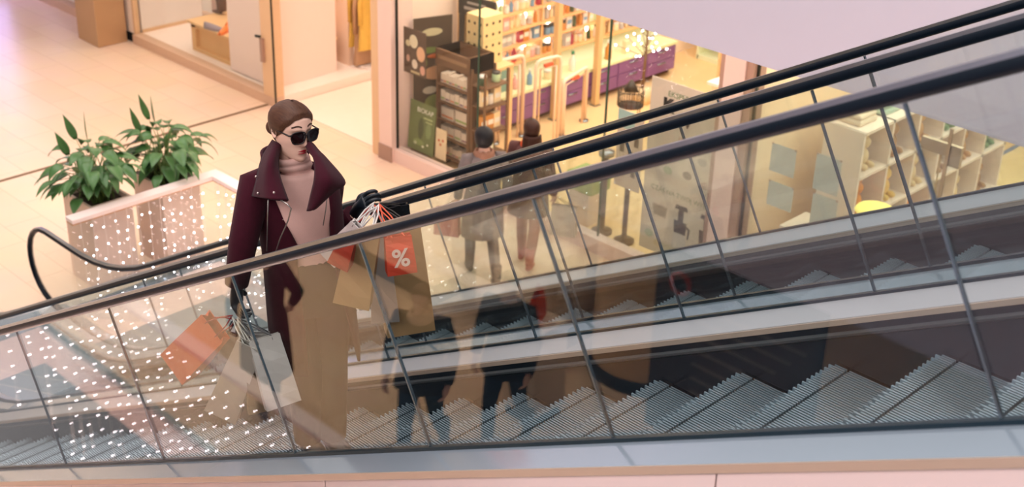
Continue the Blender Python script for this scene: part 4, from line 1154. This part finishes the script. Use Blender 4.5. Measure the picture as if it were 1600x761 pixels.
# body: one continuous mesh of torso, legs, neck and head
bm_ = MB()
HM = Matrix.Translation(HC) @ Matrix.Rotation(R(-2), 4, 'Z') @ Matrix.Rotation(R(3), 4, 'Y') @ Matrix.Rotation(R(-3), 4, 'X')
HS = 1.02
hr = head_rows(HM, HS)
# neck rings lead down from the jaw into the torso
neckt = HM @ (Vector((-.012,0,-.085))*HS)
rows = []
nb_ = tc_(Z0+1.36)
for i in range(9):
    u = i/8; c = (nb_).lerp(neckt, u); rx = .052-.004*u+.02*(1-u)**2; 
    rows.append([c+tf*(rx*math.cos(2*PI*k/28))+tl*((rx+.05*(1-u)**3)*math.sin(2*PI*k/28)) for k in range(28)])
trs = []
TOR = [(.86,.155,.105),(.95,.165,.115),(1.04,.135,.095),(1.14,.140,.105),(1.24,.160,.118),(1.32,.165,.095),(1.38,.12,.065)]
for z, a, b_ in TOR:
    c = tc_(Z0+z); trs.append([c+tf*(b_*math.cos(2*PI*k/28))+tl*(a*math.sin(2*PI*k/28)) for k in range(28)])
bm_.quadgrid(trs+rows, True, True)
bm_.quadgrid(hr, True, True)
ear_add(bm_, HM, HS, 1); ear_add(bm_, HM, HS, -1)
LEGS = []
for s in (-1, 1):
    hip = tc_(Z0+.90)+tl*(.085*s); knee = Vector((-4.20+(.03 if s > 0 else 0), hip.y-.02*s, Z0+.50)); ank = Vector((-4.185+.03*s, hip.y-.03*s, Z0+.10))
    LEGS.append((hip,knee,ank))
    bm_.tube([hip, hip.lerp(knee,.5), knee, knee.lerp(ank,.45), ank], [.085,.07,.052,.05,.034], 16)
for sh, el, wr in ((Rsh,Rel,Rwr),(Lsh,Lel,Lwr)):
    bm_.tube([tc_(Z0+1.30)*.4+sh*.6, sh, sh.lerp(el,.5), el, el.lerp(wr,.5), wr], [.05,.045,.04,.036,.034,.025], 14)
bm_.build('body', SKIN, W, fix=False)
# lips, brows
lm = MB()
for z0, z1, dz in ((-.061,-.0535,.0022),(-.0715,-.062,.004)):
    rr = []
    for i in range(5):
        u = i/4; rr.append([HM @ (Vector((face_x(y:=(-.023+.046*k/12), zz:=(z0+(z1-z0)*u*(1-(abs(k-6)/6)**2*.9)-(.0)))+.0015+dz*math.sin(PI*u)*(1-(abs(k-6)/6)**2), y, zz))*HS) for k in range(13)])
    lm.quadgrid(rr)
lm.build('lips', LIPS, W)
for s in (-1,1):
    MB().quadgrid([[HM @ (Vector((face_x(y:=s*(.014+.036*k/8), zz:=.040+.008*math.sin(PI*min(1,(k+1)/9))+dz)+.0015, y, zz))*HS) for k in range(9)] for dz in (0,.003,.006)]).build('eyebrow', mat('brow_brown', (70,46,34), .8), W, solid=.001)
def zh(th):
    return interp(th, [0,.5,.95,1.3,1.6,2.0,2.6,3.15], [.079,.072,.044,.004,-.014,-.045,-.066,-.070])
hair_cap(HM, HS, 'hair', HAIRB, W, zh, .010, .016, bun=((-.115,0,-.028),(.034,.038,.034)))
# sunglasses
sg = MB(); lensm = mat('dark_lens', (30,14,16), .08, vary=.2, spec=.8); frm = mat('tortoise_frame', (24,14,14), .25, vary=.3, scale=60)
def rsq(cx, cz, w, h, n=24, p=3.2):
    out = []
    for k in range(n):
        a = 2*PI*k/n; ca, sa = math.cos(a), math.sin(a)
        yy = cx+w*math.copysign(abs(ca)**(2/p), ca); zz = cz+h*math.copysign(abs(sa)**(2/p), sa)
        if sa < 0: yy = cx+(yy-cx)*(.88)
        out.append((yy,zz))
    return out
def gx(y): return .104-2.6*y*y
lenses = MB()
for s in (-1,1):
    ring = rsq(s*.0350, .008, .0310, .0255)
    P = [HM @ (Vector((gx(y),y,z))*HS) for y,z in ring]
    sg.tube(P+P[:2], .0030, 6, False)
    c = HM @ (Vector((gx(s*.0345)+.002, s*.0345, .012))*HS)
    lenses.add(P+[c], [(i,(i+1)%24,24) for i in range(24)], True)
    sg.tube([HM @ (Vector(p_)*HS) for p_ in ((gx(.063),s*.0635,.020),(.085,s*.0725,.020),(.03,s*.0755,.018),(-.015,s*.0745,.012),(-.03,s*.0735,-.008))], [.0042,.0036,.0028,.0025,.002], 6)
sg.tube([HM @ (Vector((gx(0)+.002,y,.018-.0*y))*HS) for y in (-.008,0,.008)], .0034, 6)
sgo = sg.build('sunglasses', frm, W); lenses.build('lenses', lensm, sgo)
# clothes: sweater with roll neck
sw_ = MB(); rws = []
for z, a, b_ in ((.93,.160,.118),(1.02,.150,.108),(1.08,.150,.110),(1.16,.155,.120),(1.24,.170,.132),(1.32,.172,.112),(1.385,.125,.088),(1.41,.085,.078)):
    c = tc_(Z0+z); rws.append([c+tf*((b_+.006)*math.cos(2*PI*k/36))+tl*((a+.006)*math.sin(2*PI*k/36)) for k in range(36)])
nk0 = tc_(Z0+1.40); axis = (neckt-nk0)
for u, r in ((.0,.075),(.10,.066),(.16,.072),(.25,.079),(.34,.078),(.38,.072),(.42,.076),(.52,.077),(.60,.072),(.62,.064),(.50,.058)):
    c = nk0+axis*u*1.25; rws.append([c+tf*((r-.002)*math.cos(2*PI*k/36)+.006)+tl*(r*math.sin(2*PI*k/36))+Vector((0,0,.006*math.sin(2*(2*PI*k/36)+1)*(u > .15))) for k in range(36)])
sw_.quadgrid(rws, True, True).build('roll_neck_sweater', KNIT, W)
# trousers / skirt top, boots
tr_ = MB()
tr_.quadgrid([[tc_(Z0+z)+tf*(b_*math.cos(2*PI*k/28))+tl*(a*math.sin(2*PI*k/28)) for k in range(28)] for z,a,b_ in ((1.03,.153,.112),(.96,.175,.128),(.88,.180,.130),(.78,.176,.122))], True, True)
for (hip,knee,ank) in LEGS: tr_.tube([hip, hip.lerp(knee,.5), knee, knee.lerp(ank,.5), ank], [.104,.096,.080,.074,.062], 18)
tr_.build('trousers', TROU, W)
for (hip,knee,ank), s in zip(LEGS,(-1,1)):
    b = MB(); a0 = ank
    b.tube([a0+Vector((0,0,.16)), a0+Vector((0,0,.06)), a0+Vector((.01,0,.0))], [.05,.044,.04], 14)
    b.tube([a0+Vector((-.02,0,-.015)), a0+Vector((.06,0,-.045)), a0+Vector((.15,0,-.073)), a0+Vector((.19,0,-.080))], [.042,.044,.026,.012], 14)
    bo = b.build('boot', BOOT, W)
    MB().tube([a0+Vector((-.03,0,-.03)), a0+Vector((-.035,0,-.099))], [.024,.012], 10).build('heel', BOOT, bo)
# coat: open fronted shell, collar flaps, sleeves, zips, snaps
CR = [  # height, half width, half depth, right edge angle, left edge angle (degrees from the front)
    (1.415,.072,.068,62,62),(1.395,.125,.082,56,56),(1.36,.160,.100,48,48),(1.31,.176,.122,38,40),(1.22,.178,.132,28,36),(1.12,.176,.134,16,33),(1.04,.176,.134,20,34),(.95,.180,.138,20,36),(.84,.184,.142,20,40),(.74,.188,.146,20,44),(.62,.190,.150,22,50),(.52,.190,.150,24,58)]
cb = MB(); rws = []
NC = 44
for z, a, b_, oR, oL in CR:
    c = tc_(Z0+z); row = []
    for k in range(NC+1):
        th = R(oL)+(2*PI-R(oL)-R(oR))*k/NC
        fold = 1+.028*math.sin(th*7+z*3)*max(0,(1.15-z))/.5
        row.append(c+tf*(b_*fold*math.cos(th))+tl*(a*fold*math.sin(th)))
    rws.append(row)
cb.quadgrid(rws)
coat = cb.build('coat', COAT, W, solid=.012)
for sh, el, wr, nm in ((Rsh,Rel,Rwr,'r'),(Lsh,Lel,Lwr,'l')):
    sd = -1 if nm == 'r' else 1
    top = tc_(Z0+1.34)+tl*(sd*.12)
    sh2 = sh
    d = (wr-el).normalized()
    MB().tube([top, top.lerp(sh2,.6)+Vector((0,0,.018)), sh2, sh2.lerp(el,.3), sh2.lerp(el,.65), el, el.lerp(wr,.35), el.lerp(wr,.8), wr-d*.012], [.035,.060,.070,.067,.063,.060,.056,.052,.050], 20).build('sleeve', COAT, coat)
def patch(name, rows, m, parent, nu=8, thick=.012, bulge=0.0, bdir=None):
    """surface through rows of points, smooth across and along"""
    def cr(p, u):
        n = len(p)-1; x = u*n; i = min(int(x), n-1); t = x-i
        p0, p1, p2, p3 = p[max(i-1,0)], p[i], p[i+1], p[min(i+2,n)]
        return .5*((2*p1)+(p2-p0)*t+(2*p0-5*p1+4*p2-p3)*t*t+(3*p1-p0-3*p2+p3)*t**3)
    grid = []
    for j in range(25):
        r = [cr([row[q] for row in rows], j/24) for q in range(len(rows[0]))]
        grid.append([cr(r, i/nu)+(bdir*(bulge*math.sin(PI*i/nu)) if bulge else Vector((0,0,0))) for i in range(nu+1)])
    return MB().quadgrid(grid).build(name, m, parent, solid=thick)
toC = (EYE-HC).normalized()
L_ = [[at_y(427,219,3.10),at_y(432,222,3.06),at_y(438,227,3.05)],
      [at_y(411,246,3.01),at_y(423,250,2.96),at_y(434,252,3.01)],
      [at_y(402,278,2.94),at_y(419,280,2.91),at_y(437,277,2.96)],
      [at_y(395,307,2.90),at_y(422,311,2.87),at_y(450,314,2.93)]]
patch('collar_flap', L_, COAT, coat, bulge=.012, bdir=toC)
R_ = [[at_y(474,219,3.13),at_y(482,221,3.13),at_y(489,226,3.16)],
      [at_y(482,236,3.09),at_y(491,236,3.10),at_y(499,238,3.15)],
      [at_y(491,250,3.06),at_y(501,250,3.08),at_y(510,249,3.14)],
      [at_y(492,278,3.01),at_y(514,280,3.04),at_y(538,284,3.14)],
      [at_y(486,306,2.99),at_y(504,304,3.01),at_y(523,297,3.08)],
      [at_y(481,330,2.98),at_y(487,328,2.98),at_y(494,324,3.0)]]
patch('collar_flap', R_, COAT, coat, bulge=.010, bdir=toC)
# standing back of the collar, round behind the neck
ct = neckt
bk = []
for zz, rr_ in ((-.11,.108),(-.08,.100),(-.05,.094),(-.025,.096)):
    bk.append([neckt+Vector((-.03,.0,zz))+tf*(rr_*math.cos(a))+tl*(rr_*1.0*math.sin(a)) for a in [R(75)+R(210)*k/16 for k in range(17)]])
MB().quadgrid(bk).build('collar_back', COAT, coat, solid=.012)
ZIP = mat('zip_metal', (170,166,160), .35, .9)
def pxtube(nm, pts, r, m, parent): return MB().tube([at_y(*p_) for p_ in pts], r, 6).build(nm, m, parent)
pxtube('zip', [(419,312,2.898),(418,340,2.90),(417,392,2.925)], .0028, ZIP, coat)
pxtube('zip', [(438,313,2.895),(449,319,2.90),(455,326,2.91),(450,345,2.925),(438,372,2.945),(430,397,2.955)], .0028, ZIP, coat)
pxtube('zip', [(511,308,3.06),(509,328,3.075),(505,352,3.095)], .0024, ZIP, coat)
SNAP = mat('snap_metal', (190,176,172), .3, .9)
for q in ((403,302,2.872),(428,301,2.868),(400,276,2.905),(353+13,439,2.80)):
    MB().ball(at_y(*q), .0055, 10, 6).build('snap_button', SNAP, coat)
cp = Rwr+(Rel-Rwr).normalized()*.05
# gloves: cuffs and hands of five fingers closed round the bag handles
for wr, d, n, side, el, curl in ((Rwr, Vector((-.03,-.02,-1)), Vector((.55,.65,-.1)), -1, Rel, .62), (Lwr, at_y(583,300,3.43)-Lwr, at_y(600,318,3.52)-at_y(583,300,3.43), 1, Lel, .70)):
    P, ch = hand_pts(wr, d, n, curl, side, 1.12)
    P = [(el.lerp(wr,.78), .042),(el.lerp(wr,.92), .037)]+P; ch = [[0,1,2]]+[[i+2 for i in c] for c in ch]
    skin_mesh('glove', P, ch, GLOVE, W, root=2)

# ------------------------------------------------------------------ shopping bags
def paper_bag(name, label, hand, top, bot, w, d, yaw, col, hcol, group=None, wb=None, rough=.6, handles=True, inner=None, cat='bag'):
    """open topped bag hanging between the mid-points of its opening and its bottom"""
    top, bot, hand = Vector(top), Vector(bot), Vector(hand)
    t = thing(name, label, cat, top, 0, group)
    a = (bot-top).normalized(); H = (bot-top).length
    view = (top-EYE).normalized()
    wv = a.cross(view).normalized(); dv = wv.cross(a)
    q = Matrix.Rotation(yaw, 3, a); wv = q @ wv; dv = q @ dv
    wb = wb or w
    rows = []
    for i in range(7):
        u = i/6; ww = w+(wb-w)*u; dd = d*(.45+.55*min(1,u*1.6)); c = top+a*(H*u)
        pinch = .40*dd*(1-u)**1.2
        rows.append([c-wv*ww/2-dv*dd/2, c-dv*dd/2+dv*.004*math.sin(i*2.1), c+wv*ww/2-dv*dd/2, c+wv*(ww/2-pinch), c+wv*ww/2+dv*dd/2, c+dv*dd/2, c-wv*ww/2+dv*dd/2, c-wv*(ww/2-pinch)])
    m = mat('bag_%d_%d_%d' % col, col, rough, vary=.06, scale=7)
    b = MB().quadgrid(rows, True, False)
    o = len(b.v)-8; b.f.append(tuple(o+k for k in range(8))); b.sm.append(False)
    body = b.build('bag_body', m, t, solid=.0022)
    # folded rim
    r = []
    for u in (0,.07):
        c = top+a*(H*u); ww, dd = w+.003, d*.45+.003; pinch = .40*dd
        r.append([c-wv*ww/2-dv*dd/2, c+wv*ww/2-dv*dd/2, c+wv*(ww/2-pinch), c+wv*ww/2+dv*dd/2, c-wv*ww/2+dv*dd/2, c-wv*(ww/2-pinch)])
    MB().quadgrid(r, True, False).build('folded_rim', m, t, solid=.002)
    if handles:
        hm = mat('handle_%d_%d_%d' % hcol, hcol, .6)
        for s in (-1,1):
            A = top-wv*w*.24+dv*(s*d*.225); B = top+wv*w*.24+dv*(s*d*.225)
            hp = hand+wv*(.012*s)
            MB().tube([A+a*.02, A, A.lerp(hp,.55)-wv*.006, A.lerp(hp,.9), hp, B.lerp(hp,.9), B.lerp(hp,.55)+wv*.006, B, B+a*.02], .0032, 7).build('handle', hm, t)
    return t, top, a, wv, dv, H
RH = at_y(366,496,2.83); RH2 = at_y(369,498,2.84)
G1, G2 = "bags hanging from the woman's lowered hand", "bags hanging from the woman's raised hand"
KRAFT = (160,128,86)
paper_bag('shopping_bag', 'orange paper bag swung out behind the lowered gloved hand', RH, at_y(337,510,2.80), at_y(281,570,2.78), .15, .10, .25, (206,80,44), (150,30,40), G1, .17)
paper_bag('shopping_bag', 'pale grey paper bag hanging straight below the lowered gloved hand', RH, at_y(391,538,2.78), at_y(347,646,2.77), .11, .05, .1, (186,180,170), (206,202,192), G1, .15)
paper_bag('shopping_bag', 'olive brown kraft bag between the two pale bags below the lowered hand', RH2, at_y(394,534,2.85), at_y(413,640,2.84), .075, .05, -.1, (116,98,70), (120,110,96), G1, .14)
paper_bag('shopping_bag', 'white paper bag with cut corner on the far side of the lowered hand', RH2, at_y(412,527,2.84), at_y(442,632,2.84), .13, .06, -.15, (196,190,184), (90,90,92), G1, .15)
paper_bag('shopping_bag', 'small dark navy bag tucked behind the orange bag at the lowered hand', RH2, at_y(364,522,2.89), at_y(355,560,2.89), .07, .05, .1, (34,60,84), (30,40,60), G1, .07, .35)
paper_bag('shopping_bag', 'flat white carrier bag just behind the lowered arm, its dark edge upward', RH2, at_y(404,520,2.905), at_y(404,552,2.905), .16, .04, 0, (200,196,192), (60,70,80), G1, .17)
LH = at_y(588,318,3.44)
paper_bag('shopping_bag', 'kraft paper bag nearest the front glass under the raised gloved hand', LH, at_y(572,358,3.10), at_y(551,472,3.06), .115, .08, .1, KRAFT, (226,220,214), G2, .15)
paper_bag('shopping_bag', 'large kraft paper bag behind the orange percent bag at the raised hand', LH, at_y(624,352,3.42), at_y(640,515,3.42), .17, .10, -.15, KRAFT, (50,44,40), G2, .21)
PB, ptop, pa, pw, pd, pH = paper_bag('sale_bag', 'orange paper bag printed with a white percent sign below the raised hand', LH, at_y(621,368,3.20), at_y(627,424,3.20), .105, .07, -.12, (196,58,32), (206,80,44), G2, .12)
fc = ptop+pa*(pH*.56)-pd*.0375
text_mesh('percent_print', '%', .105, frame(fc-pd*.0015, -pw if (-pw).dot(RT) > 0 else pw, -pa), mat('print_white', (226,200,186), .6), PB, bold=.002)
paper_bag('shopping_bag', 'glossy black carrier bag at the back of the raised hand', LH, at_y(612,322,3.62), at_y(620,400,3.62), .15, .07, -.2, (20,24,28), (22,24,26), G2, .16, .25)
paper_bag('shopping_bag', 'small red bag hanging between the coat sleeve and the kraft bag', LH, at_y(545,372,2.98), at_y(531,412,2.98), .06, .05, .2, (170,50,30), (150,40,30), G2, .09)
paper_bag('shopping_bag', 'white paper bag leaning beside the red bag under the raised hand', LH, at_y(560,352,3.02), at_y(515,402,3.02), .06, .04, .1, (200,192,188), (216,212,208), G2, .09)
paper_bag('shopping_bag', 'grey plastic bag between the two kraft bags', LH, at_y(592,352,3.28), at_y(602,500,3.28), .06, .05, 0, (150,144,140), (200,196,192), G2, .12, .4)
# ------------------------------------------------------------------ other shoppers
def figure(label, x, y, z, yaw, H, hair, coatc, legc, bootc, pose, coat_len=.5, scarf=None, hairstyle='bob', turn=0.0, name='person'):
    """standing or walking figure, local frame: x forward, y left"""
    t = thing(name, label, 'person', (x,y,z), yaw)
    k = H/1.70
    def V(a,b,c): return Vector((a,b,c))*k
    stride = pose.get('stride', .12)
    pel = V(0,0,.94)
    hips = [V(0,.085,.90), V(0,-.085,.90)]
    knees = [V(stride*.75,.09,.50), V(-stride*.35,-.09,.50)]
    anks = [V(stride*.9,.085,.09), V(-stride*1.5,-.085,.12)]
    ches = V(.01,0,1.25); neck = V(.0,0,1.42); shs = [V(0,.17,1.38), V(0,-.17,1.38)]
    els = [V(*pose['lel']), V(*pose['rel'])]; wrs = [V(*pose['lwr']), V(*pose['rwr'])]
    b = MB()
    HM_ = Matrix.Translation(V(.015,0,1.575)) @ Matrix.Rotation(turn,4,'Z')
    b.quadgrid([[V(0,0,z_)+Vector((d_*math.cos(2*PI*q/20), w_*math.sin(2*PI*q/20),0))*k for q in range(20)] for z_, w_, d_ in ((.86,.15,.10),(.96,.165,.11),(1.06,.13,.09),(1.18,.15,.11),(1.30,.17,.11),(1.38,.14,.075),(1.43,.065,.055),(1.50,.052,.05))], True, True)
    b.quadgrid(head_rows(HM_, k*.98, 32), True, True)
    ear_add(b, HM_, k*.98, 1); ear_add(b, HM_, k*.98, -1)
    for i in (0,1):
        b.tube([hips[i], hips[i].lerp(knees[i],.5), knees[i], knees[i].lerp(anks[i],.4), anks[i]], [.085*k,.07*k,.052*k,.05*k,.034*k], 12)
        b.tube([shs[i]*.9+ches*.1, shs[i], els[i], wrs[i]], [.05*k,.046*k,.036*k,.025*k], 12)
    b.build('body', SKIN, t, world=False, fix=False)
    for i in (0,1):
        d = (wrs[i]-els[i]).normalized()
        P, ch = hand_pts(wrs[i], d, Vector((.2,-1 if i == 0 else 1,-.2)), .45, 1 if i == 0 else -1, k)
        skin_mesh('hand', P, ch, SKIN, t, root=1, sub=1, world=False)
    cm = mat('coat_%d_%d_%d' % coatc, coatc, .85, vary=.2, scale=18)
    zz = [(1.43,.075,.075),(1.395,.155,.10),(1.34,.19,.125),(1.22,.19,.135),(1.06,.175,.125),(.94,.20,.145),(.94-coat_len*.5,.215,.165),(.94-coat_len,.225,.18)]
    MB().quadgrid([[V(0,0,z_)+Vector((d_*math.cos(2*PI*q/28)*(1+.03*math.sin(5*q)*(z_ < .95)), w_*math.sin(2*PI*q/28)*(1+.03*math.sin(4*q)*(z_ < .95)),0))*k for q in range(28)] for z_, w_, d_ in zz], True, True).build('coat', cm, t, world=False, solid=.008)
    for i in (0,1):
        d = (wrs[i]-els[i]).normalized()
        MB().tube([V(0,.12 if i == 0 else -.12,1.385), shs[i]+V(0,0,.005), shs[i].lerp(els[i],.5), els[i], els[i].lerp(wrs[i],.5), wrs[i]-d*.01], [.055*k,.072*k,.064*k,.056*k,.05*k,.044*k], 16).build('sleeve', cm, t, world=False)
    lm_ = mat('legs_%d_%d_%d' % legc, legc, .8, vary=.15, scale=20); bm2 = mat('boots_%d_%d_%d' % bootc, bootc, .4)
    tb_ = MB()
    tb_.quadgrid([[V(0,0,z_)+Vector((d_*math.cos(2*PI*q/20), w_*math.sin(2*PI*q/20),0))*k for q in range(20)] for z_, w_, d_ in ((1.02,.15,.105),(.94,.172,.122),(.84,.175,.12))], True, True)
    for i in (0,1): tb_.tube([hips[i], hips[i].lerp(knees[i],.5), knees[i], knees[i].lerp(anks[i],.5), anks[i]], [.098*k,.082*k,.062*k,.058*k,.044*k], 14)
    tb_.build('trousers', lm_, t, world=False)
    for i in (0,1):
        a0 = anks[i]; tip = -.03 if i else 0
        MB().tube([a0+V(0,0,.16), a0+V(0,0,.03), a0+V(.0,0,-.03)], [.054*k,.05*k,.044*k], 12).tube([a0+V(-.05,0,-.045), a0+V(.04,0,-.048), a0+V(.12,0,-.056+tip*.6), a0+V(.165,0,-.066+tip)], [.030*k,.040*k,.032*k,.014*k], 12).build('boot', bm2, t, world=False)
    hm_ = strand_mat('hair_%d_%d_%d' % hair, hair, tuple(min(255,int(c*1.5)+6) for c in hair))
    if hairstyle == 'bob':
        hair_cap(HM_, k*.98, 'hair', hm_, t, lambda th: interp(th,[0,.6,1.0,1.5,3.15],[.055,.03,-.03,-.10,-.112]), .028, 0, world=False)
    elif hairstyle == 'long':
        o = hair_cap(HM_, k*.98, 'hair', hm_, t, lambda th: interp(th,[0,.6,1.1,1.6,3.15],[.06,.035,-.03,-.11,-.112]), .018, 0, world=False)
        rows = []
        for i in range(9):
            u = i/8
            rows.append([HM_ @ (Vector((-.035-.078*math.cos(a)*(1-.1*u)-.02*u, .088*math.sin(a)*(1+.12*math.sin(PI*u)), -.03-.30*u))*k) for a in [-1.5+3.0*q/14 for q in range(15)]])
        MB().quadgrid(rows).build('hair_length', hm_, t, world=False, solid=.02)
    else:
        hair_cap(HM_, k*.98, 'hair', hm_, t, lambda th: interp(th,[0,.6,1.0,1.4,1.8,3.15],[.075,.065,.045,.0,-.03,-.07]), .009, 0, world=False)
    if scarf:
        MB().quadgrid([[V(.005,0,z_)+Vector((r_*math.cos(2*PI*q/20), r_*1.1*math.sin(2*PI*q/20), .008*math.sin(3*q)))*k for q in range(20)] for z_, r_ in ((1.37,.10),(1.40,.108),(1.44,.098),(1.47,.082),(1.45,.070))], True, True).build('scarf', mat('scarf_%d_%d_%d' % scarf, scarf, .9), t, world=False)
    return t
P1 = at_z(752,433,0); P2 = at_z(822,413,0)
figure('shopper with a black bob haircut and grey coat walking past the health shop', P1.x, P1.y, 0, R(150), 1.70, (14,16,20), (112,104,104), (64,68,76), (30,26,28), dict(stride=.20, lel=(.05,.24,1.12), lwr=(.12,.24,.90), rel=(-.06,-.24,1.12), rwr=(.02,-.25,.88)), .42, (150,110,90), 'bob')
figure('shopper with long dark brown hair and an orange scarf beside the bob haired one', P2.x, P2.y, 0, R(118), 1.68, (40,22,16), (84,50,48), (150,84,66), (170,60,50), dict(stride=.12, lel=(.08,.24,1.12), lwr=(.22,.20,1.02), rel=(-.06,-.25,1.12), rwr=(.02,-.27,.88)), .30, (214,84,36), 'long', R(25))
h1 = P1+Vector((-.224,-.148,.885)); h2 = P2+Vector((.229,.145,.865))
paper_bag('shopping_bag', 'dusty pink carrier bag hanging beside the grey coat of the bob haired shopper', h1, h1+Vector((-.09,-.06,-.12)), h1+Vector((-.09,-.06,-.42)), .25, .10, .3, (176,92,86), (120,60,60), None, .27)
paper_bag('shopping_bag', 'pale grey carrier bag in the hand of the long haired shopper', h2, h2+Vector((.11,.05,-.10)), h2+Vector((.11,.05,-.44)), .26, .10, .2, (200,184,170), (120,110,100), None, .28)
# people on the near walkway, seen mirrored in the front glass
def refl(px, py, Yv, Z=0):  # a point seen in the front glass (plane y = 2.608)
    p = at_y(px,py,Yv); return Vector((p.x, 2*2.608-p.y, p.z))
figure('man in a dark suit on the near walkway, mirrored in the front glass', -7.0, -1.05, 0, R(60), 1.76, (60,40,30), (22,26,34), (30,62,84), (22,20,20), dict(stride=.22, lel=(-.02,.26,1.12), lwr=(.08,.27,.88), rel=(.02,-.26,1.12), rwr=(.10,-.24,.90)), .14, (200,170,150), 'short')
figure('companion in a black jacket beside the dark suited man, mirrored in the front glass', -6.72, -1.75, 0, R(75), 1.74, (30,24,22), (20,22,28), (28,52,72), (22,20,20), dict(stride=.16, lel=(-.02,.26,1.12), lwr=(.10,.24,.90), rel=(.02,-.26,1.12), rwr=(.10,-.25,.88)), .16, None, 'short')
figure('person in a long black coat mirrored beside the lowered arm', -8.55, -.62, 0, R(200), 1.72, (24,20,20), (16,18,22), (20,22,26), (18,18,20), dict(stride=.10, lel=(-.02,.30,1.14), lwr=(.14,.30,.96), rel=(.02,-.26,1.12), rwr=(.10,-.25,.88)), .55, None, 'bob')
KW = mat('kiosk_white', (244,226,206), .45, vary=.02)
def kiosk(label, x0, x1, y0, y1, h):
    t = thing('kiosk', label, 'kiosk', ((x0+x1)/2,(y0+y1)/2,0))
    MB().box((x0+.03,y0+.03,0),(x1-.03,y1-.03,.24)).build('plinth', PLINTHK, t)
    MB().box((x0,y0,.24),(x1,y1,h)).build('kiosk_body', KW, t, bevel=.02)
    MB().box((x0-.05,y0-.05,h),(x1+.05,y1+.05,h+.05)).build('counter_top', WHITE, t, bevel=.01)
kiosk('white kiosk with a black plinth on the near walkway, farther from the column', -11.2, -8.95, -3.9, -2.95, 1.05)
kiosk('white kiosk with a black plinth on the near walkway, beside the beige column', -8.4, -7.45, -4.0, -3.0, 1.05)
cl = thing('column_cladding', 'round beige column with a black base on the near walkway', 'column', (-6.75,-3.7,0))
MB().lathe([(.54,.14),(.54,3.98)], (-6.75,-3.7,0), 40).build('shaft', mat('column_beige', (214,184,146), .5, vary=.03), cl)
MB().lathe([(0,0),(.56,0),(.56,.14),(0,.14)], (-6.75,-3.7,0), 40).build('base_ring', PLINTHK, cl)
struct(MB().box((-30,-9.2,0),(6,-9.0,4.0)).build('wall_near', mat('near_shop_wall', (60,52,48), .7)))
nb3 = refl(838,500,7.55)
cu_ = thing('display_cube', 'white display cube holding the orange bag on the near walkway', 'display cube', (nb3.x, nb3.y, 0))
MB().box((nb3.x-.2,nb3.y-.2,.1),(nb3.x+.2,nb3.y+.2,nb3.z-.004)).build('cube_body', KW, cu_, bevel=.01); MB().box((nb3.x-.17,nb3.y-.17,0),(nb3.x+.17,nb3.y+.17,.1)).build('cube_foot', PLINTHK, cu_)
paper_bag('shopping_bag', 'bright orange carrier bag on the white display cube, mirrored beside the beige column', nb3+Vector((0,0,.36)), nb3+Vector((0,0,.26)), nb3+Vector((0,0,.002)), .24, .10, .8, (250,84,20), (200,60,30), None, .28)
sgp = thing('standing_sign', 'dark standing sign with a round no-entry pictogram on the near walkway', 'sign', (-4.3,-1.3,0))
MB().box((-4.9,-1.32,1.4),(-3.6,-1.28,2.9)).build('sign_board', mat('sign_dark', (30,30,32), .5), sgp)
MB().box((-4.3,-1.33,.05),(-4.2,-1.27,1.4)).box((-4.6,-1.5,0),(-3.9,-1.1,.05)).build('stand', DARKF, sgp)
MB().lathe([(.06,-.004),(.09,-.004),(.09,.004),(.06,.004),(.06,-.004)], (0,0,0), 24).build('ring', mat('sign_red', (190,70,60), .5), sgp, world=False).matrix_local = Matrix.Translation((-.40,.026,2.6)) @ Matrix.Rotation(PI/2,4,'X')
for i in range(9): MB().box((-4.55,-1.279,1.6+.11*i),(-3.9+.1*(i%3),-1.2775,1.625+.11*i)).build('text_line', mat('sign_text', (120,116,108), .6), sgp)

sc_ = thing('added_screen', 'tall lilac glowing screen out of view, added for its streak on the floor', 'screen', (-21.8,10.0,0))  # unseen glowing panel, added to lay a lilac streak on the tiles
MB().box((-21.85,9.6,.25),(-21.80,10.1,2.3)).build('screen_face', mat('lilac_screen', (190,176,255), .4, emit=5), sc_)
MB().box((-21.95,9.55,.05),(-21.85,10.15,2.36)).box((-22.1,9.5,0),(-21.75,10.2,.05)).build('screen_case', DARKF, sc_)
